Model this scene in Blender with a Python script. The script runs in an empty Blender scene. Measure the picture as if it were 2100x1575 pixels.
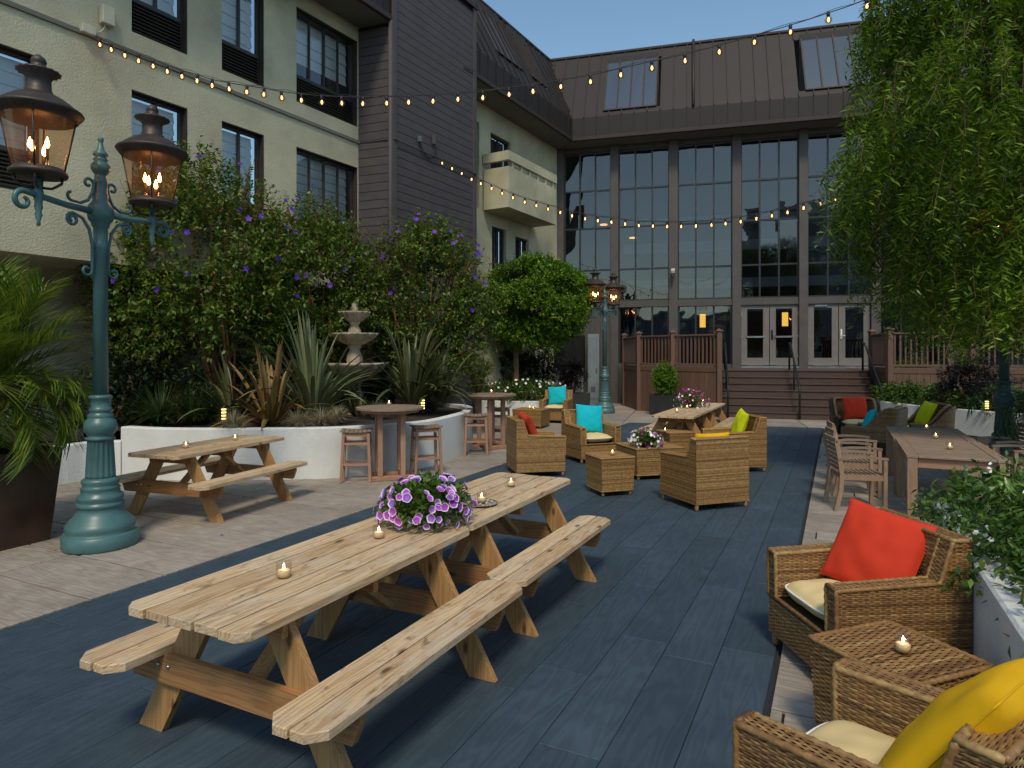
import bpy, bmesh, math, random
import numpy as np
from mathutils import Vector, Matrix, noise

rnd = random.Random(7)
nrs = np.random.RandomState(11)
SC = bpy.context.scene
COL = SC.collection
R = math.radians

# ---------------------------------------------------------------- camera, sky, sun, exposure
F, HCAM, HY, CX = 1350.0, 1.86, 726.0, 1050.0      # focal length in photo pixels, eye height, horizon row, centre column
cam = bpy.data.cameras.new('camera'); camo = bpy.data.objects.new('camera', cam); COL.objects.link(camo)
camo.location = (0, 0, HCAM); camo.rotation_euler = (R(90), 0, 0)
cam.sensor_width = 36; cam.lens = F / 2100 * 36; cam.shift_y = -(787.5 - HY) / 2100
cam.clip_start = 0.05; cam.clip_end = 3000
SC.camera = camo

SUN_TRAVEL = Vector((0.02, 0.60, -0.78)).normalized()
SUN_EL = math.asin(-SUN_TRAVEL.z); SUN_ROT = math.atan2(-SUN_TRAVEL.x, -SUN_TRAVEL.y)
W = bpy.data.worlds.new('World'); SC.world = W; W.use_nodes = True
wn = W.node_tree.nodes; wl = W.node_tree.links
sky = wn.new('ShaderNodeTexSky'); sky.sky_type = 'NISHITA'; sky.sun_disc = False
sky.sun_elevation = SUN_EL; sky.sun_rotation = SUN_ROT
sky.air_density = 1.0; sky.dust_density = 0.9; sky.ozone_density = 0.9
wn['Background'].inputs[1].default_value = 0.13
hz_ = wn.new('ShaderNodeMix'); hz_.data_type = 'RGBA'; hz_.blend_type = 'MULTIPLY'; hz_.inputs['Factor'].default_value = 1; hz_.inputs['B'].default_value = (.96, 1.07, 1.00, 1)   # cool evening air
wl.new(sky.outputs[0], hz_.inputs['A']); wl.new(hz_.outputs['Result'], wn['Background'].inputs[0])
sun = bpy.data.lights.new('sun', 'SUN'); suno = bpy.data.objects.new('sun', sun); COL.objects.link(suno)
sun.energy = 1.75; sun.angle = R(11); sun.color = (1.0, 0.86, 0.66)
suno.rotation_euler = SUN_TRAVEL.to_track_quat('-Z', 'Y').to_euler()
suno.location = (10, -20, 30)
SC.view_settings.view_transform = 'Standard'; SC.view_settings.look = 'None'
SC.view_settings.exposure = 0.36; SC.view_settings.gamma = 1.0
SC.render.resolution_x = 1024; SC.render.resolution_y = 768

# ---------------------------------------------------------------- photo pixel -> place
def G(px, py, h=0.0):
    Y = F * (HCAM - h) / (py - HY)
    return Vector(((px - CX) / F * Y, Y, h))
def at(px, py, Y):
    return Vector(((px - CX) / F * Y, Y, HCAM + (HY - py) * Y / F))
class Frame:                                   # x along a wall, y into the building, z up
    def __init__(s, O, ang):
        s.O = Vector((O[0], O[1], 0)); s.a = ang
        s.ex = Vector((math.cos(ang), math.sin(ang), 0)); s.ey = Vector((-math.sin(ang), math.cos(ang), 0))
    def pt(s, x, y, z=0): return s.O + s.ex * x + s.ey * y + Vector((0, 0, z))
    def sx(s, px, y=0.0):
        k = (px - CX) / F; B = s.O + s.ey * y
        return (k * B.y - B.x) / (s.ex.x - k * s.ex.y)
    def loc(s, p):
        d = Vector((p[0], p[1], 0)) - s.O
        return d.dot(s.ex), d.dot(s.ey)
FAC = Frame((1.793, 25.47), R(-15.5))          # glass hall front
WNG = Frame((1.793, 25.47), R(60.0))           # cream wing (x runs towards the far corner)
UA = R(26.3)
STR = Frame((0, 0), R(90) - UA)                # x = along the blue floor, y = to its left

# ---------------------------------------------------------------- helpers
def srgb(r, g, b):
    f = lambda c: (c / 12.92 if c <= 0.04045 else ((c + 0.055) / 1.055) ** 2.4)
    return (f(r / 255), f(g / 255), f(b / 255), 1)
def link(name, data, parent=None, loc=(0, 0, 0), rot=(0, 0, 0)):
    o = bpy.data.objects.new(name, data); COL.objects.link(o)
    o.location = loc
    o.rotation_euler = rot
    if parent is not None: o.parent = parent
    return o
def thing(name, label, cat, loc=(0, 0, 0), rz=0.0, group=None):
    o = link(name, None, None, loc, (0, 0, rz)); o.empty_display_size = 0.1
    return tag(o, label, cat, group)
def tag(o, label, cat, group=None):
    o['label'] = label; o['category'] = cat
    if group: o['group'] = group
    return o
def struct(o):
    o['kind'] = 'structure'; return o
def stuff(o):
    o['kind'] = 'stuff'; return o
KIDS = {}
def copy_tree(o, parent=None):
    c = o.copy(); COL.objects.link(c); c.parent = parent
    for ch in list(o.children): copy_tree(ch, c)
    return c
def dup(root, loc, rz, label=None, group=None):
    c = copy_tree(root); c.location = loc; c.rotation_euler = (0, 0, rz)
    if label: c['label'] = label
    if group: c['group'] = group
    return c

class MB:
    def __init__(s): s.v = []; s.f = []; s.sm = []
    def add(s, vs, fs, smooth=False):
        b = len(s.v); s.v.extend([tuple(v) for v in vs]); s.f.extend([tuple(i + b for i in f) for f in fs]); s.sm.extend([smooth] * len(fs))
        return s
    def box(s, c, d, M=None, bev=0.0):
        x, y, z = d[0] / 2, d[1] / 2, d[2] / 2
        if bev > 0:
            vs = []; b = min(bev, x * .9, y * .9, z * .9)
            for sx in (-1, 1):
                for sy in (-1, 1):
                    for sz in (-1, 1):
                        vs += [(sx * x, sy * (y - b), sz * (z - b)), (sx * (x - b), sy * y, sz * (z - b)), (sx * (x - b), sy * (y - b), sz * z)]
            idx = lambda a, b_, c_, k: ((a * 2 + b_) * 2 + c_) * 3 + k
            fs = []
            for a in (0, 1):
                q = [idx(a, 0, 0, 0), idx(a, 1, 0, 0), idx(a, 1, 1, 0), idx(a, 0, 1, 0)]; fs.append(q if a else q[::-1])
                q = [idx(0, a, 0, 1), idx(0, a, 1, 1), idx(1, a, 1, 1), idx(1, a, 0, 1)]; fs.append(q if a else q[::-1])
                q = [idx(0, 0, a, 2), idx(1, 0, a, 2), idx(1, 1, a, 2), idx(0, 1, a, 2)]; fs.append(q if a else q[::-1])
            for a in (0, 1):
                for b_ in (0, 1):
                    q = [idx(a, b_, 0, 0), idx(a, b_, 0, 1), idx(a, b_, 1, 1), idx(a, b_, 1, 0)]; fs.append(q if a != b_ else q[::-1])
                    q = [idx(a, 0, b_, 0), idx(a, 1, b_, 0), idx(a, 1, b_, 2), idx(a, 0, b_, 2)]; fs.append(q if a != b_ else q[::-1])
                    q = [idx(0, a, b_, 1), idx(1, a, b_, 1), idx(1, a, b_, 2), idx(0, a, b_, 2)]; fs.append(q[::-1] if a != b_ else q)
                    for c_ in (0, 1):
                        t = [idx(a, b_, c_, 0), idx(a, b_, c_, 1), idx(a, b_, c_, 2)]
                        fs.append(t if (a + b_ + c_) % 2 else t[::-1])
        else:
            vs = [(sx * x, sy * y, sz * z) for sx in (-1, 1) for sy in (-1, 1) for sz in (-1, 1)]
            fs = [(0, 1, 3, 2), (4, 6, 7, 5), (0, 4, 5, 1), (2, 3, 7, 6), (0, 2, 6, 4), (1, 5, 7, 3)]
        if M is not None: vs = [M @ Vector(v) for v in vs]
        c = Vector(c)
        return s.add([Vector(v) + c for v in vs], fs)
    def bar(s, a, b, w, h, up=(0, 0, 1), bev=0.0):
        a, b = Vector(a), Vector(b); d = b - a; L = d.length; d.normalize(); up = Vector(up)
        y = up.cross(d)
        if y.length < 1e-4: y = Vector((0, 1, 0)).cross(d)
        y.normalize(); z = d.cross(y)
        M = Matrix((d, y, z)).transposed()
        return s.box((a + b) / 2, (L, w, h), M, bev)
    def tube(s, pts, r, n=8, caps=True, smooth=True):
        pts = [Vector(p) for p in pts]; m = len(pts)
        rr = r if isinstance(r, (list, tuple)) else [r] * m
        t0 = (pts[1] - pts[0]).normalized()
        nx = t0.orthogonal().normalized(); vs = []; prev = t0
        for i, p in enumerate(pts):
            t = (pts[min(i + 1, m - 1)] - pts[max(i - 1, 0)])
            t = t.normalized() if t.length > 1e-9 else prev
            q = prev.rotation_difference(t); nx = q @ nx; nx = (nx - t * nx.dot(t)).normalized(); prev = t
            by = t.cross(nx)
            for k in range(n):
                a = 2 * math.pi * k / n
                vs.append(p + (nx * math.cos(a) + by * math.sin(a)) * rr[i])
        fs = [(i * n + k, i * n + (k + 1) % n, (i + 1) * n + (k + 1) % n, (i + 1) * n + k) for i in range(m - 1) for k in range(n)]
        if caps: fs += [tuple(range(n))[::-1], tuple((m - 1) * n + k for k in range(n))]
        return s.add(vs, fs, smooth)
    def lathe(s, prof, n=24, c=(0, 0, 0), scal=None, smooth=True):
        vs = []; c = Vector(c)
        for i, (r, z) in enumerate(prof):
            for k in range(n):
                a = 2 * math.pi * k / n
                q = r * (scal(i, a) if scal else 1)
                vs.append(c + Vector((q * math.cos(a), q * math.sin(a), z)))
        m = len(prof)
        fs = [(i * n + k, i * n + (k + 1) % n, (i + 1) * n + (k + 1) % n, (i + 1) * n + k) for i in range(m - 1) for k in range(n)]
        if prof[0][0] > 1e-4: fs.append(tuple(range(n))[::-1])
        if prof[-1][0] > 1e-4: fs.append(tuple((m - 1) * n + k for k in range(n)))
        return s.add(vs, fs, smooth)
    def prism(s, poly, z0, z1, M=None):                     # poly in xy
        n = len(poly); vs = [(p[0], p[1], z0) for p in poly] + [(p[0], p[1], z1) for p in poly]
        if M is not None: vs = [M @ Vector(v) for v in vs]
        fs = [tuple(range(n))[::-1], tuple(range(n, 2 * n))] + [(i, (i + 1) % n, n + (i + 1) % n, n + i) for i in range(n)]
        return s.add(vs, fs)
    def mesh(s, name, mat):
        me = bpy.data.meshes.new(name); me.from_pydata(s.v, [], s.f); me.materials.append(mat)
        if any(s.sm): me.polygons.foreach_set('use_smooth', s.sm)
        me.update(); return me
    def build(s, name, mat, parent=None, loc=(0, 0, 0), rot=(0, 0, 0)):
        return link(name, s.mesh(name, mat), parent, loc, rot)

def np_mesh(name, verts, quads, mat, smooth=False):
    me = bpy.data.meshes.new(name); verts = np.asarray(verts, dtype=np.float32).reshape(-1, 3); quads = np.asarray(quads, dtype=np.int32)
    k = quads.shape[1]; nf = len(quads)
    me.vertices.add(len(verts)); me.vertices.foreach_set('co', verts.ravel())
    me.loops.add(nf * k); me.loops.foreach_set('vertex_index', quads.ravel())
    me.polygons.add(nf); me.polygons.foreach_set('loop_start', np.arange(0, nf * k, k, dtype=np.int32))
    me.update(calc_edges=True)
    if smooth: me.polygons.foreach_set('use_smooth', np.ones(nf, dtype=bool))
    me.materials.append(mat); me.validate(); return me

# ---------------------------------------------------------------- materials
def newmat(name):
    m = bpy.data.materials.new(name); m.use_nodes = True
    nt = m.node_tree; return m, nt, nt.nodes['Principled BSDF'], nt.nodes['Material Output']
def N(nt, t, **k):
    n = nt.nodes.new(t)
    for a, b in k.items():
        if a.startswith('i_'):
            n.inputs[a[2:].replace('_', ' ')].default_value = b
        else: setattr(n, a, b)
    return n
def mixc(nt, fac, a, b, mode='MIX'):
    n = nt.nodes.new('ShaderNodeMix'); n.data_type = 'RGBA'; n.blend_type = mode
    for sock, val in ((n.inputs['Factor'], fac), (n.inputs['A'], a), (n.inputs['B'], b)):
        if hasattr(val, 'node'): nt.links.new(val, sock)
        else: sock.default_value = val
    return n.outputs['Result']
def ramp(nt, src, stops):
    n = nt.nodes.new('ShaderNodeValToRGB'); e = n.color_ramp.elements
    e[0].position, e[0].color = stops[0]; e[1].position, e[1].color = stops[-1]
    for p, c in stops[1:-1]:
        x = e.new(p); x.color = c
    nt.links.new(src, n.inputs[0]); return n.outputs[0]
def objcoord(nt, scale=(1, 1, 1), rand=True, kind='Object'):
    tc = nt.nodes.new('ShaderNodeTexCoord'); mp = nt.nodes.new('ShaderNodeMapping')
    mp.inputs['Scale'].default_value = scale
    nt.links.new(tc.outputs[kind], mp.inputs['Vector'])
    if rand:
        oi = nt.nodes.new('ShaderNodeObjectInfo'); mu = nt.nodes.new('ShaderNodeMath'); mu.operation = 'MULTIPLY'; mu.inputs[1].default_value = 37.0
        nt.links.new(oi.outputs['Random'], mu.inputs[0]); nt.links.new(mu.outputs[0], mp.inputs['Location'])
    return mp.outputs[0]
def noise_t(nt, vec, scale, detail=4, rough=.6, dist=0):
    n = nt.nodes.new('ShaderNodeTexNoise'); n.inputs['Scale'].default_value = scale; n.inputs['Detail'].default_value = detail
    n.inputs['Roughness'].default_value = rough; n.inputs['Distortion'].default_value = dist
    nt.links.new(vec, n.inputs['Vector']); return n.outputs['Fac']
def bump(nt, bsdf, h, strength, dist=.01, prev=None):
    b = nt.nodes.new('ShaderNodeBump'); b.inputs['Strength'].default_value = strength; b.inputs['Distance'].default_value = dist
    nt.links.new(h, b.inputs['Height'])
    if prev: nt.links.new(prev, b.inputs['Normal'])
    nt.links.new(b.outputs[0], bsdf.inputs['Normal']); return b.outputs[0]
def sc(c, k): return (min(1, c[0] * k), min(1, c[1] * k), min(1, c[2] * k), 1)

def m_basic(name, col, rough=.6, nscale=6, var=.25, bs=60, bstr=.15, metal=0, spec=.5, bdist=.004, dirt=0.0, rand=True):
    m, nt, p, _ = newmat(name); v = objcoord(nt, rand=rand)
    a = noise_t(nt, v, nscale, 5)
    c = ramp(nt, a, [(.3, sc(col, 1 - var)), (.7, sc(col, 1 + var))])
    if dirt:
        d = noise_t(nt, v, nscale * .35, 6, .7)
        c = mixc(nt, ramp(nt, d, [(.52, (0, 0, 0, 1)), (.75, (dirt, dirt, dirt, 1))]), c, sc(col, .35))
    nt.links.new(c, p.inputs['Base Color'])
    rr = nt.nodes.new('ShaderNodeMapRange'); nt.links.new(a, rr.inputs[0]); rr.inputs[3].default_value = max(0, rough - .12); rr.inputs[4].default_value = min(1, rough + .12)
    nt.links.new(rr.outputs[0], p.inputs['Roughness'])
    p.inputs['Metallic'].default_value = metal; p.inputs['Specular IOR Level'].default_value = spec
    if bstr: bump(nt, p, noise_t(nt, v, bs, 3), bstr, bdist)
    return m
def m_wood(name, light, dark, grain=1.0, knots=True, rough=.7, weather=0.0, axis='X', grey=None, stain=0.0):
    m, nt, p, _ = newmat(name)
    s = {'X': (1.2, 14, 14), 'Y': (14, 1.2, 14), 'Z': (14, 14, 1.2)}[axis]
    v = objcoord(nt, tuple(k * grain for k in s))
    wv = nt.nodes.new('ShaderNodeTexNoise'); wv.inputs['Scale'].default_value = .9; wv.inputs['Detail'].default_value = 3; nt.links.new(v, wv.inputs['Vector'])
    add = nt.nodes.new('ShaderNodeVectorMath'); add.operation = 'MULTIPLY_ADD'; nt.links.new(wv.outputs['Color'], add.inputs[0]); add.inputs[1].default_value = (1.6, 1.6, 1.6); nt.links.new(v, add.inputs[2])
    rings = nt.nodes.new('ShaderNodeTexWave'); rings.wave_type = 'RINGS'; rings.rings_direction = axis; rings.inputs['Scale'].default_value = 1.5; rings.inputs['Distortion'].default_value = 3.0; rings.inputs['Detail'].default_value = 3; rings.inputs['Detail Scale'].default_value = 1.2
    nt.links.new(add.outputs[0], rings.inputs['Vector'])
    fine = noise_t(nt, v, 6, 4, .7)
    c = ramp(nt, rings.outputs['Fac'], [(.25, dark), (.62, light), (.9, sc(light, 1.08))])
    c = mixc(nt, .45, c, ramp(nt, fine, [(.3, dark), (.65, light)]))
    oi = nt.nodes.new('ShaderNodeObjectInfo')
    c = mixc(nt, oi.outputs['Random'], mixc(nt, .42, c, sc(dark, .95)), mixc(nt, .2, c, sc(light, 1.12)))
    v2 = objcoord(nt, {'X': (1, 2.6, 2.6), 'Y': (2.6, 1, 2.6), 'Z': (2.6, 2.6, 1)}[axis])
    if weather:
        w = noise_t(nt, v2, 3.0, 6, .65)
        c = mixc(nt, ramp(nt, w, [(.42, (0, 0, 0, 1)), (.7, (weather,) * 3 + (1,))]), c, grey or (.33, .30, .26, 1))
    if stain:
        w2 = noise_t(nt, v2, 7.0, 5, .7, .6)
        c = mixc(nt, ramp(nt, w2, [(.56, (0, 0, 0, 1)), (.70, (stain,) * 3 + (1,))]), c, sc(dark, .40))
    if knots:
        vo = nt.nodes.new('ShaderNodeTexVoronoi'); vo.inputs['Scale'].default_value = 3.2; nt.links.new(v2, vo.inputs['Vector'])
        k = ramp(nt, vo.outputs['Distance'], [(.07, (1, 1, 1, 1)), (.17, (0, 0, 0, 1))])
        c = mixc(nt, k, c, sc(dark, .38))
    nt.links.new(c, p.inputs['Base Color']); p.inputs['Roughness'].default_value = rough
    b = bump(nt, p, fine, .25, .002); bump(nt, p, rings.outputs['Fac'], .12, .002, b)
    return m
def m_emit(name, col, strength, sample=False):
    m, nt, p, o = newmat(name)
    if not sample: m.cycles.emission_sampling = 'NONE'
    e = nt.nodes.new('ShaderNodeEmission'); e.inputs[0].default_value = col; e.inputs[1].default_value = strength
    nt.links.new(e.outputs[0], o.inputs[0]); nt.nodes.remove(p); return m
def m_glass(name, tint, refl, rough=.0, base=.04, wav=0.0, shell=False):
    m, nt, p, o = newmat(name); nt.nodes.remove(p)
    tr = nt.nodes.new('ShaderNodeBsdfTransparent'); tr.inputs[0].default_value = tint
    gl = nt.nodes.new('ShaderNodeBsdfGlossy'); gl.inputs['Roughness'].default_value = rough
    fr = nt.nodes.new('ShaderNodeFresnel'); fr.inputs[0].default_value = 1.5
    mr = nt.nodes.new('ShaderNodeMapRange'); nt.links.new(fr.outputs[0], mr.inputs[0]); mr.inputs[1].default_value = .04; mr.inputs[2].default_value = 1; mr.inputs[3].default_value = refl; mr.inputs[4].default_value = 1
    mx = nt.nodes.new('ShaderNodeMixShader')
    if shell: mx.inputs[0].default_value = refl
    else: nt.links.new(mr.outputs[0], mx.inputs[0])
    if True:
        nt.links.new(tr.outputs[0], mx.inputs[1]); nt.links.new(gl.outputs[0], mx.inputs[2])
    if wav:
        v = objcoord(nt); b = nt.nodes.new('ShaderNodeBump'); b.inputs['Strength'].default_value = wav; b.inputs['Distance'].default_value = .02
        nt.links.new(noise_t(nt, v, 1.3, 1), b.inputs['Height']); nt.links.new(b.outputs[0], gl.inputs['Normal'])
    nt.links.new(mx.outputs[0], o.inputs[0]); return m
def m_leaf(name, stops, rough=.45, trans=.35, nscale=1.5, spec=.4):
    m, nt, p, o = newmat(name)
    ge = nt.nodes.new('ShaderNodeNewGeometry')
    c = ramp(nt, ge.outputs['Random Per Island'], stops)
    v = objcoord(nt, rand=True)
    n = noise_t(nt, v, nscale, 3)
    c = mixc(nt, ramp(nt, n, [(.35, (0, 0, 0, 1)), (.7, (.55, .55, .55, 1))]), c, stops[0][1])
    nt.links.new(c, p.inputs['Base Color']); p.inputs['Roughness'].default_value = rough; p.inputs['Specular IOR Level'].default_value = spec
    t = nt.nodes.new('ShaderNodeBsdfTranslucent'); nt.links.new(c, t.inputs[0])
    mx = nt.nodes.new('ShaderNodeMixShader'); mx.inputs[0].default_value = trans
    nt.links.new(p.outputs[0], mx.inputs[1]); nt.links.new(t.outputs[0], mx.inputs[2]); nt.links.new(mx.outputs[0], o.inputs[0])
    return m
def m_wicker(name, a, b, c_):
    m, nt, p, _ = newmat(name)
    ge = nt.nodes.new('ShaderNodeNewGeometry')
    c1 = ramp(nt, ge.outputs['Random Per Island'], [(0, b), (.4, a), (.75, a), (1, c_)])
    v = objcoord(nt, (1, 1, 1)); n = noise_t(nt, v, 26, 3, .7)
    c = mixc(nt, ramp(nt, n, [(.4, (0, 0, 0, 1)), (.62, (.5, .5, .5, 1))]), c1, b)
    n2 = noise_t(nt, v, 41, 2); c = mixc(nt, ramp(nt, n2, [(.55, (0, 0, 0, 1)), (.72, (.4, .4, .4, 1))]), c, c_)
    nt.links.new(c, p.inputs['Base Color']); p.inputs['Roughness'].default_value = .42; p.inputs['Specular IOR Level'].default_value = .4
    return m

M = {}
M['stucco'] = m_basic('stucco_cream', (.49, .455, .315, 1), .9, .7, .22, 30, 1.0, spec=.1, bdist=.012, dirt=.60, rand=False)
M['white_wall'] = m_basic('planter_render', (.68, .69, .66, 1), .85, 1.2, .09, 45, .7, spec=.15, bdist=.008, dirt=.42, rand=False)
M['soffit'] = m_basic('soffit_paint', (.16, .155, .13, 1), .9, 1, .1, 30, .1)
M['siding'] = m_basic('siding_paint', (.078, .068, .070, 1), .6, 3, .14, 50, .15, spec=.25)
M['siding_gap'] = m_basic('siding_gap', (.02, .018, .018, 1), .9, 3, .1, 30, 0)
M['trim'] = m_basic('brown_trim', (.045, .032, .027, 1), .5, 3, .15, 40, .05, spec=.25)
M['roof'] = m_basic('roof_metal', (.024, .0195, .0175, 1), .55, 2, .16, 12, .10, spec=.3)
M['column'] = m_basic('column_paint', (.088, .079, .074, 1), .6, 2, .12, 30, .08, spec=.3)
M['mullion'] = m_basic('mullion', (.022, .022, .024, 1), .4, 4, .1, 30, 0)
M['doorframe'] = m_basic('door_frame', (.17, .155, .142, 1), .4, 3, .08, 30, 0)
M['winframe'] = m_basic('window_frame', (.030, .024, .021, 1), .45, 4, .15, 30, 0)
M['louver'] = m_basic('louver', (.032, .027, .025, 1), .5, 4, .15, 30, 0)
M['blind'] = m_basic('blind_fabric', (.74, .76, .74, 1), .9, 2, .06, 60, .1)
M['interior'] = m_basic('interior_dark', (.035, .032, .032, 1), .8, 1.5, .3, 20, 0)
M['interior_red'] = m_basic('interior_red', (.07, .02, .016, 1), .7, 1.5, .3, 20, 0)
M['curtain'] = m_basic('curtain_blue', (.012, .015, .05, 1), .8, 5, .3, 20, .1)
M['intfloor'] = m_basic('interior_floor_edge', (.26, .28, .29, 1), .7, 1.5, .2, 20, 0)
M['glass'] = m_glass('facade_glass', (.46, .50, .54, 1), .105, wav=.35)
M['winglass'] = m_glass('window_glass', (.88, .91, .92, 1), .17, wav=.12)
M['skyglass'] = m_glass('skylight_glass', (.14, .24, .27, 1), .26, wav=.1)
M['chrome'] = m_basic('brushed_steel', (.62, .63, .64, 1), .3, 5, .05, 30, 0, metal=1)
M['blackmetal'] = m_basic('black_rail', (.012, .013, .015, 1), .4, 5, .2, 30, .05)
M['cedar'] = m_wood('cedar_deck', (.165, .092, .060, 1), (.095, .052, .034, 1), .6, False, .6, axis='Z')
M['cedarX'] = m_wood('cedar_steps', (.088, .052, .039, 1), (.052, .030, .023, 1), .6, False, .6, axis='X')
M['pine'] = m_wood('pine_boards', (.70, .52, .31, 1), (.34, .19, .078, 1), .8, True, .65, .55, grey=(.60, .53, .42, 1), stain=.75)
M['pine_leg'] = m_wood('pine_frame', (.46, .265, .10, 1), (.28, .140, .047, 1), .8, True, .6, axis='Z')
M['pine_beam'] = m_wood('pine_beam', (.40, .205, .075, 1), (.22, .100, .036, 1), .8, True, .6, axis='Y')
M['teak'] = m_wood('teak_weathered', (.31, .215, .138, 1), (.145, .090, .052, 1), 1.4, False, .7, .75, grey=(.27, .235, .195, 1))
M['teak_red'] = m_wood('teak_reddish', (.44, .245, .15, 1), (.26, .13, .078, 1), 1.4, False, .6)
M['teak_redZ'] = m_wood('teak_reddish_upright', (.44, .255, .165, 1), (.26, .14, .09, 1), 1.4, False, .6, axis='Z')
M['teakZ'] = m_wood('teak_upright', (.40, .255, .155, 1), (.21, .122, .070, 1), 1.4, False, .65, .3, axis='Z')
M['wicker'] = m_wicker('honey_wicker', (.35, .195, .066, 1), (.145, .070, .022, 1), (.50, .33, .12, 1))
M['wicker_near'] = m_wicker('umber_wicker', (.29, .155, .055, 1), (.105, .050, .020, 1), (.48, .33, .13, 1))
M['wicker_dark'] = m_wicker('dark_wicker', (.27, .145, .053, 1), (.11, .055, .022, 1), (.38, .22, .085, 1))
M['wicker_core'] = m_basic('wicker_core', (.035, .019, .009, 1), .8, 20, .2, 30, 0)
M['foot'] = m_basic('chair_foot', (.23, .13, .055, 1), .5, 20, .2, 30, .1)
M['teal'] = m_basic('teal_paint', (.062, .142, .142, 1), .38, 2.4, .16, 18, .06, spec=.5, dirt=.40)
M['teal_dark'] = m_basic('teal_paint_dark', (.030, .130, .135, 1), .38, 2.4, .16, 18, .06, spec=.5)
M['bronze'] = m_basic('lantern_bronze', (.055, .042, .036, 1), .5, 8, .3, 40, .12, metal=.35)
M['lglass'] = m_glass('lantern_glass', (.86, .77, .66, 1), .05, .05, shell=True)
nt_ = M['lglass'].node_tree; o_ = nt_.nodes['Material Output']; l_ = o_.inputs[0].links[0].from_socket; tb_ = nt_.nodes.new('ShaderNodeBsdfTranslucent'); tb_.inputs[0].default_value = (.75, .55, .38, 1); mx_ = nt_.nodes.new('ShaderNodeMixShader'); mx_.inputs[0].default_value = .05; nt_.links.new(l_, mx_.inputs[1]); nt_.links.new(tb_.outputs[0], mx_.inputs[2]); nt_.links.new(mx_.outputs[0], o_.inputs[0])
M['cglass'] = m_glass('candle_glass', (.96, .94, .90, 1), .07, shell=True)
M['bulbglass'] = m_glass('bulb_glass', (.92, .70, .44, 1), .14, shell=True)
M['wax'] = m_basic('wax', (.85, .66, .44, 1), .5, 10, .05, 30, 0)
M['flame'] = m_emit('candle_flame', (1, .50, .16, 1), 22)
M['lflame'] = m_emit('lantern_flame', (1, .42, .13, 1), 28, True)
M['filament'] = m_emit('bulb_filament', (1, .56, .28, 1), 4.8)
M['sconce'] = m_emit('sconce_shade', (1, .52, .07, 1), 1.7)
M['downlight'] = m_emit('downlight', (1, .42, .12, 1), 2.5)
M['pathglow'] = m_emit('path_lamp_glow', (1, .72, .22, 1), 2.6)
M['cable'] = m_basic('black_cable', (.012, .012, .012, 1), .6, 10, .1, 30, 0)
M['box_cream'] = m_basic('box_cream', (.50, .47, .36, 1), .6, 5, .1, 30, .05)
M['box_grey'] = m_basic('box_grey', (.10, .11, .12, 1), .5, 5, .1, 30, .05)
M['cabinet'] = m_basic('cabinet_paint', (.20, .25, .28, 1), .45, 2, .12, 30, .05)
M['pot'] = m_basic('rust_planter', (.060, .032, .019, 1), .45, 2.5, .45, 14, .1, metal=.25)
M['pot_dark'] = m_basic('slate_planter', (.025, .026, .029, 1), .6, 4, .2, 40, .1)
M['soil'] = m_basic('soil', (.030, .021, .014, 1), 1, 9, .4, 30, .8, bdist=.02)
M['stone'] = m_basic('fountain_stone', (.40, .325, .23, 1), .9, 7, .35, 60, .5, dirt=.65)
M['cushion'] = m_basic('cream_canvas', (.70, .54, .26, 1), .85, 3, .06, 260, .12, bdist=.001)
M['piping'] = m_basic('white_piping', (.80, .79, .76, 1), .7, 3, .05, 100, .05)
for k, c in {'red': (.60, .045, .018, 1), 'cyan': (.008, .46, .56, 1), 'lime': (.60, .66, .010, 1), 'gold': (.72, .40, .006, 1), 'coral': (.50, .055, .030, 1)}.items():
    M['pil_' + k] = m_basic('pillow_' + k, c, .85, 4, .07, 300, .12, spec=.2, bdist=.001)
M['bark'] = m_basic('bark', (.19, .115, .062, 1), .85, 12, .4, 30, .5)
M['stem_red'] = m_basic('russet_stem', (.24, .085, .035, 1), .7, 12, .35, 30, .3)
M['leaf_shrub'] = m_leaf('shrub_leaf', [(0, (.048, .088, .015, 1)), (.5, (.125, .215, .026, 1)), (.90, (.24, .35, .038, 1)), (.95, (.22, .035, .020, 1)), (1, (.20, .05, .03, 1))])
M['leaf_bright'] = m_leaf('tree_leaf_bright', [(0, (.055, .130, .011, 1)), (.6, (.14, .28, .017, 1)), (1, (.28, .42, .03, 1))])
M['leaf_weep'] = m_leaf('weeping_leaf', [(0, (.050, .115, .010, 1)), (.5, (.155, .285, .017, 1)), (1, (.33, .46, .032, 1))], nscale=.7)
M['leaf_jas'] = m_leaf('jasmine_leaf', [(0, (.026, .068, .012, 1)), (.6, (.080, .165, .022, 1)), (1, (.18, .28, .036, 1))], .3, .25, 3)
M['leaf_jas1'] = m_basic('jasmine_leaf_single', (.105, .20, .024, 1), .3, 8, .4, 30, .08)
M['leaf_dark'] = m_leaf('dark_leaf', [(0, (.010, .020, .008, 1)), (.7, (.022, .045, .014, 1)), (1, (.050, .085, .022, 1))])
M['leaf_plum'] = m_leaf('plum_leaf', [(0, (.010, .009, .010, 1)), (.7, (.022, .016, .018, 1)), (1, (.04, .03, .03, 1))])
M['leaf_yel'] = m_leaf('yellow_green_leaf', [(0, (.045, .075, .012, 1)), (.6, (.11, .15, .02, 1)), (1, (.24, .23, .04, 1))])
M['palm'] = m_leaf('palm_leaflet', [(0, (.07, .13, .016, 1)), (.5, (.17, .27, .028, 1)), (1, (.40, .42, .05, 1))], .4, .3, .8)
M['palm_dark'] = m_leaf('palm_leaflet_dark', [(0, (.020, .050, .014, 1)), (.7, (.045, .100, .024, 1)), (1, (.09, .15, .04, 1))], .4, .3, .8)
M['grass_tan'] = m_leaf('fescue_blade', [(0, (.20, .19, .12, 1)), (.6, (.36, .31, .18, 1)), (1, (.46, .38, .22, 1))], .6, .2)
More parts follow.
